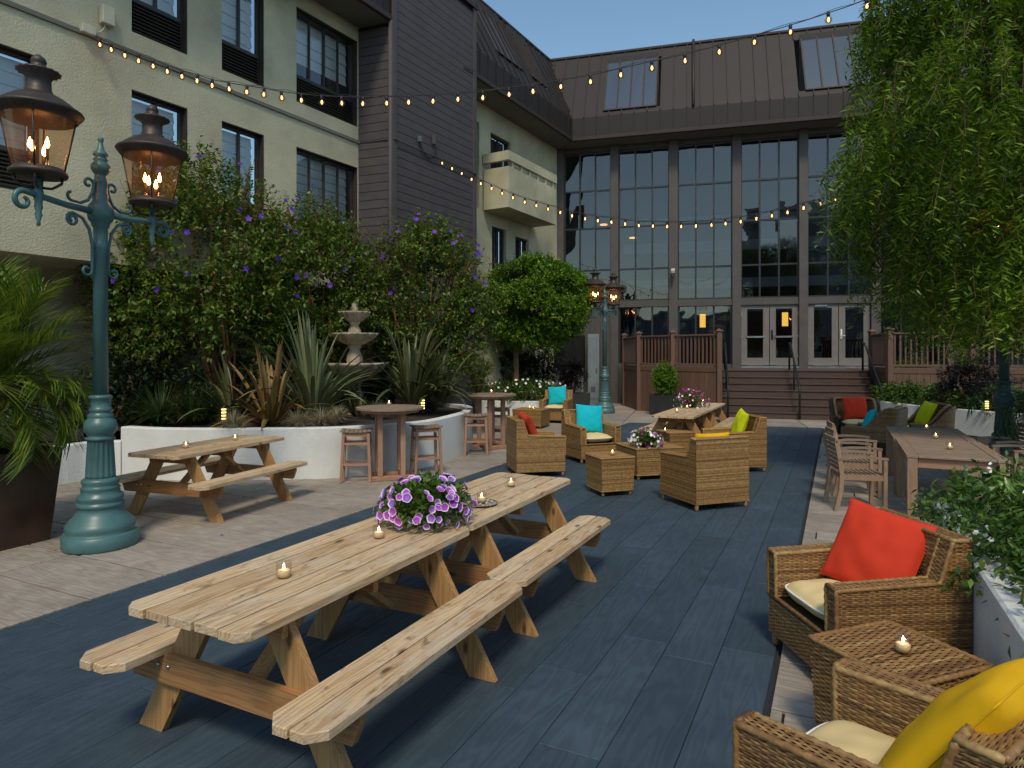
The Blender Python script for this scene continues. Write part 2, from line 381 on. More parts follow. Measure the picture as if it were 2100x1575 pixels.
M['grass_dark'] = m_leaf('sedge_blade', [(0, (.020, .045, .012, 1)), (.6, (.050, .095, .022, 1)), (1, (.11, .17, .04, 1))], .5, .25)
M['leaf_pet'] = m_leaf('petunia_leaf', [(0, (.04, .09, .015, 1)), (.6, (.10, .20, .03, 1)), (1, (.24, .36, .06, 1))])
def m_blade(name, a, b, c_):
    m, nt, p, _ = newmat(name)
    oi = nt.nodes.new('ShaderNodeObjectInfo'); c = ramp(nt, oi.outputs['Random'], [(0, a), (.5, b), (1, c_)])
    v = objcoord(nt, (40, 3, 1.5)); n = noise_t(nt, v, 3, 3); c = mixc(nt, ramp(nt, n, [(.35, (0, 0, 0, 1)), (.7, (.7, .7, .7, 1))]), c, sc(b, .55))
    nt.links.new(c, p.inputs['Base Color']); p.inputs['Roughness'].default_value = .4; return m
M['blade_bronze'] = m_blade('bronze_blade', (.20, .10, .035, 1), (.30, .18, .06, 1), (.16, .17, .05, 1))
M['blade_green'] = m_blade('green_blade', (.10, .14, .055, 1), (.17, .21, .10, 1), (.26, .27, .13, 1))
M['blade_olive'] = m_blade('olive_blade', (.045, .065, .022, 1), (.09, .11, .04, 1), (.17, .16, .06, 1))
M['violet'] = m_basic('violet_petal', (.085, .015, .34, 1), .6, 20, .2, 30, 0)
M['petun2'] = m_basic('petunia_petal_deep', (.26, .10, .44, 1), .6, 30, .3, 30, 0)
M['petun'] = m_basic('petunia_petal', (.40, .06, .47, 1), .6, 30, .3, 30, 0)
M['petun_rim'] = m_basic('petunia_rim', (.68, .55, .74, 1), .6, 30, .12, 30, 0)
M['magenta'] = m_basic('magenta_petal', (.40, .008, .22, 1), .6, 30, .25, 30, 0)
M['whitepet'] = m_basic('white_petal', (.78, .77, .74, 1), .6, 30, .08, 30, 0)
M['terracotta'] = m_basic('terracotta', (.26, .095, .035, 1), .7, 6, .35, 30, .2)
M['bowl'] = m_basic('dark_bowl', (.030, .018, .014, 1), .5, 6, .3, 30, .1)
M['plate'] = m_basic('shell_plate', (.36, .32, .27, 1), .5, 14, .35, 60, .4)
M['dryleaf'] = m_basic('dry_leaf', (.10, .065, .03, 1), .8, 14, .35, 60, .2)
M['purplefall'] = m_basic('fallen_petal', (.09, .03, .25, 1), .8, 14, .35, 60, .2)
M['cream_house'] = m_basic('far_house_paint', (.36, .36, .37, 1), .8, 2, .1, 30, .05)
M['white_paint'] = m_basic('white_paint', (.72, .72, .70, 1), .6, 2, .08, 30, .05)

def m_floor(name, col, dark, light, wear, rough, grain_axis):
    m, nt, p, _ = newmat(name)
    tc = nt.nodes.new('ShaderNodeTexCoord'); oi = nt.nodes.new('ShaderNodeObjectInfo')
    mp = nt.nodes.new('ShaderNodeMapping'); mp.inputs['Scale'].default_value = (1, 7, 7) if grain_axis == 'X' else (7, 1, 7)
    nt.links.new(tc.outputs['Object'], mp.inputs['Vector'])
    mu = nt.nodes.new('ShaderNodeMath'); mu.operation = 'MULTIPLY'; mu.inputs[1].default_value = 91; nt.links.new(oi.outputs['Random'], mu.inputs[0]); nt.links.new(mu.outputs[0], mp.inputs['Location'])
    n0 = nt.nodes.new('ShaderNodeTexNoise'); n0.inputs['Scale'].default_value = .8; n0.inputs['Detail'].default_value = 2; nt.links.new(mp.outputs[0], n0.inputs['Vector'])
    wv = nt.nodes.new('ShaderNodeMath'); wv.operation = 'MULTIPLY'; wv.inputs[1].default_value = 62; nt.links.new(n0.outputs['Fac'], wv.inputs[0])
    sn = nt.nodes.new('ShaderNodeMath'); sn.operation = 'SINE'; nt.links.new(wv.outputs[0], sn.inputs[0])
    wn_ = nt.nodes.new('ShaderNodeTexCoord')
    ge = nt.nodes.new('ShaderNodeNewGeometry')
    big = noise_t(nt, ge.outputs['Position'], .9, 6, .65); mid = noise_t(nt, ge.outputs['Position'], 6, 6, .7); fine = noise_t(nt, ge.outputs['Position'], 60, 3, .7)
    c = ramp(nt, big, [(.3, dark), (.55, col), (.75, light)])
    c = mixc(nt, ramp(nt, mid, [(.45, (0, 0, 0, 1)), (.75, (wear, wear, wear, 1))]), c, sc(light, 1.15))
    c = mixc(nt, ramp(nt, fine, [(.35, (.35, .35, .35, 1)), (.6, (0, 0, 0, 1))]), c, dark)
    sm = nt.nodes.new('ShaderNodeMapRange'); nt.links.new(sn.outputs[0], sm.inputs[0]); sm.inputs[1].default_value = -1; sm.inputs[3].default_value = .90; sm.inputs[4].default_value = 1.06
    c2 = nt.nodes.new('ShaderNodeVectorMath'); c2.operation = 'SCALE'; nt.links.new(c, c2.inputs[0]); nt.links.new(sm.outputs[0], c2.inputs['Scale'])
    rv = nt.nodes.new('ShaderNodeMapRange'); nt.links.new(oi.outputs['Random'], rv.inputs[0]); rv.inputs[3].default_value = .86; rv.inputs[4].default_value = 1.12
    c3 = nt.nodes.new('ShaderNodeVectorMath'); c3.operation = 'SCALE'; nt.links.new(c2.outputs[0], c3.inputs[0]); nt.links.new(rv.outputs[0], c3.inputs['Scale'])
    nt.links.new(c3.outputs[0], p.inputs['Base Color'])
    rr = nt.nodes.new('ShaderNodeMapRange'); nt.links.new(mid, rr.inputs[0]); rr.inputs[3].default_value = rough - .12; rr.inputs[4].default_value = rough + .15; nt.links.new(rr.outputs[0], p.inputs['Roughness'])
    p.inputs['Specular IOR Level'].default_value = .35
    b = bump(nt, p, sn.outputs[0], .35, .003); bump(nt, p, fine, .2, .003, b)
    return m
M['floor_blue'] = m_floor('blue_stamped_floor', (.043, .069, .094, 1), (.033, .053, .073, 1), (.060, .092, .121, 1), .35, .60, 'X')
M['floor_beige'] = m_floor('beige_stamped_floor', (.31, .268, .225, 1), (.21, .178, .148, 1), (.40, .355, .305, 1), .5, .7, 'Y')
M['joint'] = m_basic('floor_joint', (.030, .026, .024, 1), .9, 8, .2, 30, 0)
M['joint_blue'] = m_basic('floor_joint_blue', (.016, .027, .038, 1), .9, 8, .2, 30, 0)
M['asphalt'] = m_basic('outer_ground', (.10, .095, .09, 1), .9, 2, .2, 30, .3, rand=False)
# ================================================================ GROUND
g = MB(); g.add([(-900, -900, -.06), (900, -900, -.06), (900, 900, -.06), (-900, 900, -.06)], [(0, 1, 2, 3)])
struct(g.build('ground', M['asphalt']))
FARO = -6.93                                    # facade-frame line where the plank paving ends
def far_x(y):                                   # x along the strip where that line crosses
    a = FAC.loc(STR.pt(0, y))[1]; b = FAC.loc(STR.pt(1, y))[1]
    return (FARO - a) / (b - a)
bl = MB(); Y0, Y1 = .33, 5.07
bl.add([STR.pt(-3, Y0, -.016), STR.pt(far_x(Y0), Y0, -.016), STR.pt(far_x(Y1), Y1, -.016), STR.pt(-3, Y1, -.016)], [(0, 1, 2, 3)])
blue = struct(bl.build('blue_floor', M['joint_blue']))
pb = MB(); pb.add([(-30, -8, -.03), (26, -8, -.03), (26, 34, -.03), (-30, 34, -.03)], [(0, 1, 2, 3)])
patio = struct(pb.build('patio', M['joint']))
def plank(parent, mat, x0a, x1a, x0b, x1b, y0, y1, fr=STR, gap=.0021, top=0.0, base=-.02):
    g_ = gap; c = .004
    cx = (x0a + x1a + x0b + x1b) / 4; cy = (y0 + y1) / 2
    out = [(x0a + g_, y0 + g_), (x1a - g_, y0 + g_), (x1b - g_, y1 - g_), (x0b + g_, y1 - g_)]
    inn = [(x0a + g_ + c, y0 + g_ + c), (x1a - g_ - c, y0 + g_ + c), (x1b - g_ - c, y1 - g_ - c), (x0b + g_ + c, y1 - g_ - c)]
    vs = [(x - cx, y - cy, base) for x, y in out] + [(x - cx, y - cy, top - c * .7) for x, y in out] + [(x - cx, y - cy, top) for x, y in inn]
    fs = [(8, 9, 10, 11)]
    for i in range(4):
        j = (i + 1) % 4; fs += [(i, j, 4 + j, 4 + i), (4 + i, 4 + j, 8 + j, 8 + i)]
    mb = MB(); mb.add(vs, fs); p = fr.pt(cx, cy)
    return mb.build('plank', mat, parent, (p.x, p.y, 0), (0, 0, fr.a))
# blue planks, running along the strip
npl = 15; w = (Y1 - Y0 - .03) / npl; pr = random.Random(3)
for i in range(npl):
    y0 = Y0 + .015 + i * w; y1 = y0 + w; x = -2.2 + pr.random() * 1.2
    ea, eb = far_x(y0), far_x(y1)
    while True:
        L = pr.choice([1.1, 1.35, 1.6, 1.9]); e = x + L
        if e > min(ea, eb) - .5:
            plank(blue, M['floor_blue'], x, ea, x, eb, y0, y1); break
        plank(blue, M['floor_blue'], x, e, x, e, y0, y1, top=pr.uniform(-.0012, .0006)); x = e
# beige planks left (crosswise, broad) and right (crosswise, narrow)
def cross_planks(ya, yb, x0, wid, lens, seed, nmax):
    q = random.Random(seed); x = x0; n = 0
    while n < nmax:
        y = ya - q.random() * .5 * (1 if ya > 1 else 1)
        first = True
        while y < yb:
            e = min(y + q.choice(lens), yb)
            s_ = max(y, ya)
            if e - s_ > .12 or e >= yb:
                if x + wid > min(far_x(s_), far_x(e)):
                    if min(far_x(s_), far_x(e)) - x > .1: plank(patio, M['floor_beige'], x, far_x(s_), x, far_x(e), s_, e); n += 1
                else:
                    plank(patio, M['floor_beige'], x, x + wid, x, x + wid, s_, e, top=q.uniform(-.0015, .0006), gap=.010 if wid > .5 else .007); n += 1
            y = e
        x += wid
        if x > 25: break
cross_planks(Y1 + .004, 11.4, 1.2, .62, [1.7, 2.2, 2.8], 5, 110)
cross_planks(-6.8, Y0 - .012, 2.2, .30, [1.6, 2.1, 2.6], 6, 190)
# slabs in front of the hall and steps
for i in range(-4, 14):
    for j in range(5):
        y0 = FARO + .012 + j * 1.42; x0 = -3.0 + i * 1.55
        plank(patio, M['floor_beige'], x0, x0 + 1.55, x0, x0 + 1.55, y0, y0 + 1.42, FAC, .010)

# ================================================================ CREAM WING
wing = thing('hotel_wing', 'cream stucco hotel wing with louvred windows and a siding clad stair tower', 'building', WNG.O, WNG.a)
SOF, FT, RZ, OV, SB = 9.75, 10.58, 13.5, .9, 1.5
X735 = WNG.sx(735); TX0, TY = WNG.loc((-2.83, 15.58)); TX1 = WNG.sx(974, TY)
def wall_cells(xs, zs, holes, y0, y1):
    mb = MB(); xs = sorted(set(xs)); zs = sorted(set(zs))
    for a, b in zip(xs, xs[1:]):
        for c, d in zip(zs, zs[1:]):
            mx, mz = (a + b) / 2, (c + d) / 2
            if any(h[0] < mx < h[1] and h[2] < mz < h[3] for h in holes): continue
            mb.box(((a + b) / 2, (y0 + y1) / 2, (c + d) / 2), (b - a, y1 - y0, d - c))
    return mb
def clean(mb, name, mat, parent):
    o = mb.build(name, mat, parent); bm = bmesh.new(); bm.from_mesh(o.data)
    bmesh.ops.remove_doubles(bm, verts=bm.verts, dist=1e-4)
    seen = {}
    for f in list(bm.faces):
        k = tuple(sorted(v.index for v in f.verts)); seen.setdefault(k, []).append(f)
    for k, l in seen.items():
        if len(l) > 1: bmesh.ops.delete(bm, geom=l, context='FACES_ONLY')
    bm.to_mesh(o.data); bm.free(); return o
bw = WNG.sx(384) - WNG.sx(270)
cols = [(WNG.sx(80) - bw, WNG.sx(80)), (WNG.sx(270), WNG.sx(384)), (WNG.sx(455), WNG.sx(541)), (WNG.sx(608), WNG.sx(733) - .01)]
rows = [(4.27, 6.36), (7.34, 9.40)]
holes = [(a, b, c, d) for a, b in cols for c, d in rows]
XN = -24.0
wm = wall_cells([XN, X735] + [v for c in cols for v in c], [3.36, SOF] + [v for r in rows for v in r], holes, 0, .28)
clean(wm, 'wall', M['stucco'], wing)
mb = MB(); mb.box(((XN + X735) / 2, 1.9, 1.7), (X735 - XN, .3, 3.4)); mb.build('recessed_wall', M['stucco'], wing)
mb = MB(); mb.box(((XN + X735) / 2, 1.0, 3.46), (X735 - XN, 1.6, .18)); mb.build('overhang_soffit', M['stucco'], wing)
for i, x in enumerate((-19.6, -15.3)):
    mb = MB(); mb.box((x, 1.72, 1.35), (1.3, .1, 2.4), bev=.01); d = mb.build('ground_floor_door', M['winframe'], wing)
for x in ():
    mb = MB(); mb.box((x, .25, 1.65), (.34, .34, 3.3), bev=.01); mb.build('pillar', M['stucco'], wing)
zl = HCAM + (HY - 292) * WNG.pt(X735, 0).y / F
mb = MB(); mb.box(((XN + X735) / 2, -.02, zl), (X735 - XN, .04, .07)); mb.build('ledge', M['soffit'], wing)
def window(parent, a, b, c, d, nv, louver=.62, y=.0, blindfrac=1.0, seed=0):
    q = random.Random(seed); W_ = b - a; cx = (a + b) / 2; f = .06
    fr = MB()
    fr.box((cx, y + .17, d - f / 2), (W_, .1, f)); fr.box((cx, y + .17, c + f / 2), (W_, .1, f))
    fr.box((a + f / 2, y + .17, (c + d) / 2), (f, .1, d - c - 2 * f)); fr.box((b - f / 2, y + .17, (c + d) / 2), (f, .1, d - c - 2 * f))
    o = fr.build('window', M['winframe'], parent)
    zl_ = c + louver
    rv = MB(); rv.box((b - .012, y + .08, (c + d) / 2), (.018, .17, d - c)); rv.box((cx, y + .08, d - .012), (W_ - .03, .17, .018)); rv.build('reveal_trim', M['trim'], o)
    if louver:
        lv = MB(); n = int(louver / .065)
        for i in range(n):
            z = c + f + (i + .5) * (louver - f) / n
            lv.box((cx, y + .12, z), (W_ - 2 * f, .07, .022), Matrix.Rotation(R(35), 3, 'X'))
        lv.box((cx, y + .2, c + louver / 2), (W_ - 2 * f, .02, louver - .02)); lv.build('louver', M['louver'], o)
        tb = MB(); tb.box((cx, y + .15, zl_), (W_ - 2 * f, .09, .06)); tb.build('rail', M['winframe'], o)
    pw = (W_ - 2 * f) / nv
    for i in range(nv):
        x0 = a + f + i * pw
        if i: mu = MB(); mu.box((x0, y + .16, (zl_ + d) / 2), (.045 if nv < 4 or i == 2 else .03, .06, d - zl_ - f)); mu.build('mullion', M['winframe'], o)
        pn = MB(); z0, z1 = zl_ + .03, d - f
        t = q.uniform(-.006, .006)
        pn.add([(x0, y + .18, z0), (x0 + pw, y + .18 + t, z0), (x0 + pw, y + .18 + t, z1), (x0, y + .18, z1)], [(0, 1, 2, 3)]); pn.build('pane', M['winglass'], o)
    bz0 = d - f - (d - f - zl_) * blindfrac
    bd = MB(); nb = max(2, int((d - f - bz0) / .20))
    for i in range(nb):
        za = bz0 + (d - f - bz0) * i / nb; zb = bz0 + (d - f - bz0) * (i + 1) / nb
        bd.add([(a + f, y + .30, za), (b - f, y + .30, za), (b - f, y + .335, zb - .012), (a + f, y + .335, zb - .012), (a + f, y + .31, zb), (b - f, y + .31, zb)], [(0, 1, 2, 3), (3, 2, 5, 4)])
    bd.build('blind', M['blind'], o)
    bk = MB(); bk.box((cx, y + .75, (c + d) / 2), (W_ + .3, .02, d - c + .2)); bk.build('room_shade', M['interior'], o)
    return o
k = 0
for ci, (a, b) in enumerate(cols):
    for c, d in rows:
        window(wing, a, b, c, d, 4 if ci == 3 else 2, seed=k, blindfrac=[1, .9, 1, .72][ci] if c > 7 else 1.0); k += 1
# eave, fascia and mansard of the wing
def corner(ya, yb):
    A = WNG.pt(0, ya); B = FAC.pt(0, yb); d1, d2 = WNG.ex, FAC.ex
    det = d1.x * (-d2.y) + d2.x * d1.y; r = B - A
    t = (r.x * (-d2.y) + d2.x * r.y) / det
    p = A + d1 * t
    return WNG.loc(p)[0], FAC.loc(p)[0]
CE = corner(-OV, -OV); CR = corner(-OV + SB, -OV + SB)
def mansard(parent, x0, x1, side, sky_rng, pitch=.46):
    """side: +1 valley at low x (hall), -1 valley at high x (wing), 0 none"""
    def clip(poly, sgn, a, b):                   # keep sgn*(s-(a+b t))>=0
        out = []
        for i in range(len(poly)):
            p, q = poly[i], poly[(i + 1) % len(poly)]
            fp = sgn * (p[0] - a - b * p[1]); fq = sgn * (q[0] - a - b * q[1])
            if fp >= 0: out.append(p)
            if fp * fq < 0:
                t = fp / (fp - fq); out.append((p[0] + (q[0] - p[0]) * t, p[1] + (q[1] - p[1]) * t))
        return out
    e, r = (CE[1], CR[1]) if side > 0 else (CE[0], CR[0])
    P = lambda s, t, up=0: Vector((s, -OV + SB * t - up * .9, FT + (RZ - FT) * t + up * .45))
    s = x0
    while s < x1 - .01:
        s1 = min(s + pitch, x1); segs = [(0, 1)]
        for a, b, ta, tb in sky_rng:
            if a - .02 < (s + s1) / 2 < b + .02: segs = [(0, ta), (tb, 1)]
        for ta, tb in segs:
            poly = [(s, ta), (s1, ta), (s1, tb), (s, tb)]
            if side: poly = clip(poly, 1 if side > 0 else -1, e, r - e)
            if len(poly) < 3: continue
            m_ = MB(); vs = [P(*p) for p in poly]; m_.add(vs, [tuple(range(len(vs)))])
            rb = [(s, ta), (s, tb)]
            if side: rb = clip([(s, ta), (s + .001, ta), (s + .001, tb), (s, tb)], 1 if side > 0 else -1, e, r - e)
            if len(rb) >= 2:
                t0 = min(p[1] for p in rb); t1 = max(p[1] for p in rb)
                m_.bar(P(s, t0, .02), P(s, t1, .02), .03, .055, up=(0, -.89, .45))
            m_.build('roof_panel', M['roof'], parent)
        # fascia panel below
        fa, fb = s, s1
        if side > 0: fa = max(fa, e)
        if side < 0: fb = min(fb, e)
        if fb - fa > .02:
            m_ = MB(); m_.box(((fa + fb) / 2, -OV + .02, (SOF + .1 + FT) / 2), (fb - fa, .04, FT - SOF - .1)); m_.box((s if side >= 0 else fb, -OV - .012, (SOF + .1 + FT) / 2), (.03, .03, FT - SOF - .12))
            m_.build('fascia_panel', M['roof'], parent)
        s = s1
    for a, b, ta, tb in sky_rng:
        n = 4; sk = MB()
        for i in range(n + 1):
            x = a + (b - a) * i / n; sk.bar(P(x, ta, .03), P(x, tb, .03), .05, .06, up=(0, -.89, .45))
        for t in (ta, tb): sk.bar(P(a, t, .03), P(b, t, .03), .05, .07, up=(0, -.89, .45))
        o = sk.build('skylight', M['trim'], parent)
        for i in range(n):
            xa, xb = a + (b - a) * i / n + .02, a + (b - a) * (i + 1) / n - .02
            pn = MB(); pn.add([P(xa, ta, .02), P(xb, ta, .02), P(xb, tb, .02 + rnd.uniform(-.01, .01)), P(xa, tb, .02)], [(0, 1, 2, 3)]); pn.build('pane', M['skyglass'], o)
        bk = MB(); bk.box(((a + b) / 2, .35, FT + (RZ - FT) * .5), (b - a + .1, .05, 2.4)); bk.build('room_shade', M['interior'], o)
    lo = e if side > 0 else x0; hi = e if side < 0 else x1
    m_ = MB(); m_.box(((lo + hi) / 2, -OV - .01, SOF + .05), (hi - lo, .10, .14), bev=.02); m_.build('gutter', M['trim'], parent)
    lo2 = r if side > 0 else x0; hi2 = r if side < 0 else x1
    m_ = MB(); m_.box(((lo2 + hi2) / 2, -OV + SB + .05, RZ + .03), (hi2 - lo2, .22, .10), bev=.02); m_.build('ridge_cap', M['trim'], parent)
    m_ = MB(); m_.box(((lo2 + hi2) / 2, -OV + SB + 3.0, RZ - .2), (hi2 - lo2 + 1.0, 6.0, .1)); m_.build('flat_roof', M['roof'], parent)
    so = MB(); yb_ = .32
    ci0 = corner(yb_, yb_)
    if side > 0: vs = [(CE[1], -OV + .045), (x1, -OV + .045), (x1, yb_), (ci0[1], yb_)]
    elif side < 0: vs = [(x0, -OV + .045), (CE[0], -OV + .045), (ci0[0], yb_), (x0, yb_)]
    else: vs = [(x0, -OV + .045), (x1, -OV + .045), (x1, yb_), (x0, yb_)]
    so.prism(vs, SOF, SOF + .06); so.build('soffit', M['soffit'], parent)
mansard(wing, XN, TX0 + .02, 0, [])
mansard(wing, TX1 - .6, CE[0] + 1.2, -1, [(-5.6, -4.0, .22, .9), (-3.3, -2.1, .25, .9)])
# stair tower with siding boards
TH = 11.62
core = MB(); core.prism([(TX0 + .03, TY + .03), (TX1 - .03, TY + .03), (TX1 - .03, 3), (X735 + .03, 3), (X735 + .03, .1)], 0, TH - .02)
tower = core.build('stair_tower', M['siding_gap'], wing)
bh = .205; nb = int(TH / bh)
bmF = MB(); bmF.add([(0, 0, 0), (TX1 - TX0, 0, 0), (TX1 - TX0, -.002, bh - .014), (0, -.002, bh - .014), (0, .03, 0), (TX1 - TX0, .03, 0), (TX1 - TX0, .03, bh - .014), (0, .03, bh - .014)],
                    [(0, 1, 2, 3), (3, 2, 6, 7), (1, 0, 4, 5), (0, 3, 7, 4), (1, 5, 6, 2)])
meF = bmF.mesh('siding_board', M['siding'])
Lr = math.hypot(X735 - TX0, TY); ar = math.atan2(TY - 0, TX0 - X735)
bmR = MB(); bmR.add([(0, 0, 0), (Lr, 0, 0), (Lr, -.002, bh - .014), (0, -.002, bh - .014), (0, .03, 0), (Lr, .03, 0), (Lr, .03, bh - .014), (0, .03, bh - .014)],
                    [(0, 1, 2, 3), (3, 2, 6, 7), (1, 0, 4, 5), (0, 3, 7, 4), (1, 5, 6, 2)])
meR = bmR.mesh('siding_board', M['siding'])
meE_L = 2.6
bmE = MB(); bmE.box((meE_L / 2, .015, bh / 2), (meE_L, .03, bh - .014)); meE = bmE.mesh('siding_board', M['siding'])
for i in range(nb):
    z = .02 + i * bh
    link('siding_board', meF, tower, (TX0, TY - .004, z))
    if z < SOF - .1: link('siding_board', meR, tower, (X735, 0, z), (0, 0, ar))
    if z > 6: link('siding_board', meE, tower, (TX1 + .004, TY, z), (0, 0, R(90)))
for x, y in ((TX0 + .05, TY - .02), (TX1 - .05, TY - .02)):
    t = MB(); t.box((x, y, TH / 2), (.14, .05, TH)); t.build('corner_board', M['siding'], tower)
t = MB(); t.box(((TX0 + TX1) / 2, TY - .01, TH + .02), (TX1 - TX0 + .12, .14, .06)); t.build('cap', M['trim'], tower)
dpx = X735 + (TX0 - X735) * .90; dpy = TY * .90
t = MB(); t.tube([(dpx - .02, dpy - .06, .2), (dpx - .02, dpy - .06, SOF)], .055, 10); t.build('downpipe', M['siding'], wing)
cz = HCAM + (HY - 285) * WNG.pt(TX0, TY).y / F
t = MB(); t.tube([(X735 + .01, -.04, cz), (dpx, dpy - .13, cz + .0), (TX0 + .02, TY - .06, cz), (TX1 - .02, TY - .06, cz - .02)], .018, 6); t.build('conduit', M['siding'], wing)
# wing wall beyond the tower, doors, balcony
ups = [(WNG.sx(1006), WNG.sx(1047), 6.65, 9.0), (WNG.sx(976), WNG.sx(983), 6.4, 9.1)]
los = [(WNG.sx(1009), WNG.sx(1038), 3.1, 6.0), (WNG.sx(1057), WNG.sx(1084), 3.1, 5.9)]
hs = ups + los
wm = wall_cells([TX1 - .5, -.02] + [v for h in hs for v in h[:2]], [0, SOF] + [v for h in hs for v in h[2:]], hs, 0, .28)
clean(wm, 'wall', M['stucco'], wing)
for j, h in enumerate(hs):
    fr = MB(); a, b, c, d = h
    fr.box((a + .03, .15, (c + d) / 2), (.06, .1, d - c)); fr.box((b - .03, .15, (c + d) / 2), (.06, .1, d - c)); fr.box(((a + b) / 2, .15, d - .03), (b - a - .12, .1, .06)); fr.box(((a + b) / 2, .14, (c + d) / 2), (.05, .05, d - c - .1))
    o = fr.build('window', M['winframe'], wing)
    pn = MB(); pn.add([(a + .05, .2, c), (b - .05, .2, c), (b - .05, .2, d), (a + .05, .2, d)], [(0, 1, 2, 3)]); pn.build('pane', M['winglass'], o)
    cu = MB()
    n = 14
    for i in range(n):
        xa = a + (b - a) * i / n; xb = a + (b - a) * (i + 1) / n
        cu.add([(xa, .30 + .05 * (i % 2), c), (xb, .30 + .05 * ((i + 1) % 2), c), (xb, .30 + .05 * ((i + 1) % 2), d), (xa, .30 + .05 * (i % 2), d)], [(0, 1, 2, 3)])
    cu.build('curtain', M['interior'], o)
bx0 = WNG.sx(989); lo_, hi_ = .1, 3.0
for _ in range(40):
    md = (lo_ + hi_) / 2; p = WNG.pt(bx0, -md); pxv = CX + F * p.x / p.y
    if pxv < 1043: lo_ = md
    else: hi_ = md
BD = min(md, 1.9); bY = WNG.pt(bx0, -BD).y
zb = lambda y: HCAM + (HY - y) * bY / F
bx1 = WNG.sx(1141, -BD)
pz0, pz1, rz0, rz1 = zb(424), zb(340), zb(327), zb(308)
m_ = MB()
m_.box(((bx0 + bx1) / 2, -BD + .06, (pz0 + pz1) / 2), (bx1 - bx0, .12, pz1 - pz0)); m_.box((bx0 + .06, -BD / 2 + .03, (pz0 + pz1) / 2), (.12, BD - .18, pz1 - pz0))
balc = m_.build('balcony', M['stucco'], wing)
m_ = MB(); m_.box(((bx0 + bx1) / 2 + .06, -BD / 2 + .06, pz0 + .11), (bx1 - bx0 - .13, BD - .14, .2)); m_.build('slab', M['stucco'], balc)
m_ = MB(); m_.box(((bx0 + bx1) / 2 - .02, -BD + .05, (rz0 + rz1) / 2), (bx1 - bx0 + .04, .14, rz1 - rz0)); m_.box((bx0 + .05, -BD / 2 + .05, (rz0 + rz1) / 2), (.14, BD - .16, rz1 - rz0)); m_.build('top_rail', M['stucco'], balc)
for i in range(6):
    x = bx0 + .3 + (bx1 - bx0 - .5) * i / 5
    m_ = MB(); m_.box((x, -BD + .05, (pz1 + rz0) / 2), (.07, .07, rz0 - pz1)); m_.build('rail_post', M['stucco'], balc)

# ================================================================ GLASS HALL
hall = thing('glass_hall', 'dark glazed hotel hall with brown metal mansard roof and double doors', 'building', FAC.O, FAC.a)
colpx = [(1140, 1156), (1252, 1268), (1372, 1390), (1502, 1520), (1639, 1657), (1787, 1806)]
cs = [(FAC.sx(a, -.1), FAC.sx(b, -.1)) for a, b in colpx]
step = cs[5][0] - cs[4][0]; cw = .30
for i in range(1, 4): cs.append((cs[5][0] + step * i, cs[5][1] + step * i))
XE = cs[-1][1]
for a, b in cs:
    m_ = MB(); m_.box(((a + b) / 2, .04, SOF / 2), (b - a, .34, SOF)); m_.build('column', M['column'], hall)
ZR = [3.86, 5.06, 6.66, 8.10, 9.56]; ZT0 = 3.62
m_ = MB(); m_.box(((cs[0][0] + XE) / 2, .06, (9.56 + SOF) / 2), (XE - cs[0][0], .16, SOF - 9.56)); m_.build('head_beam', M['column'], hall)
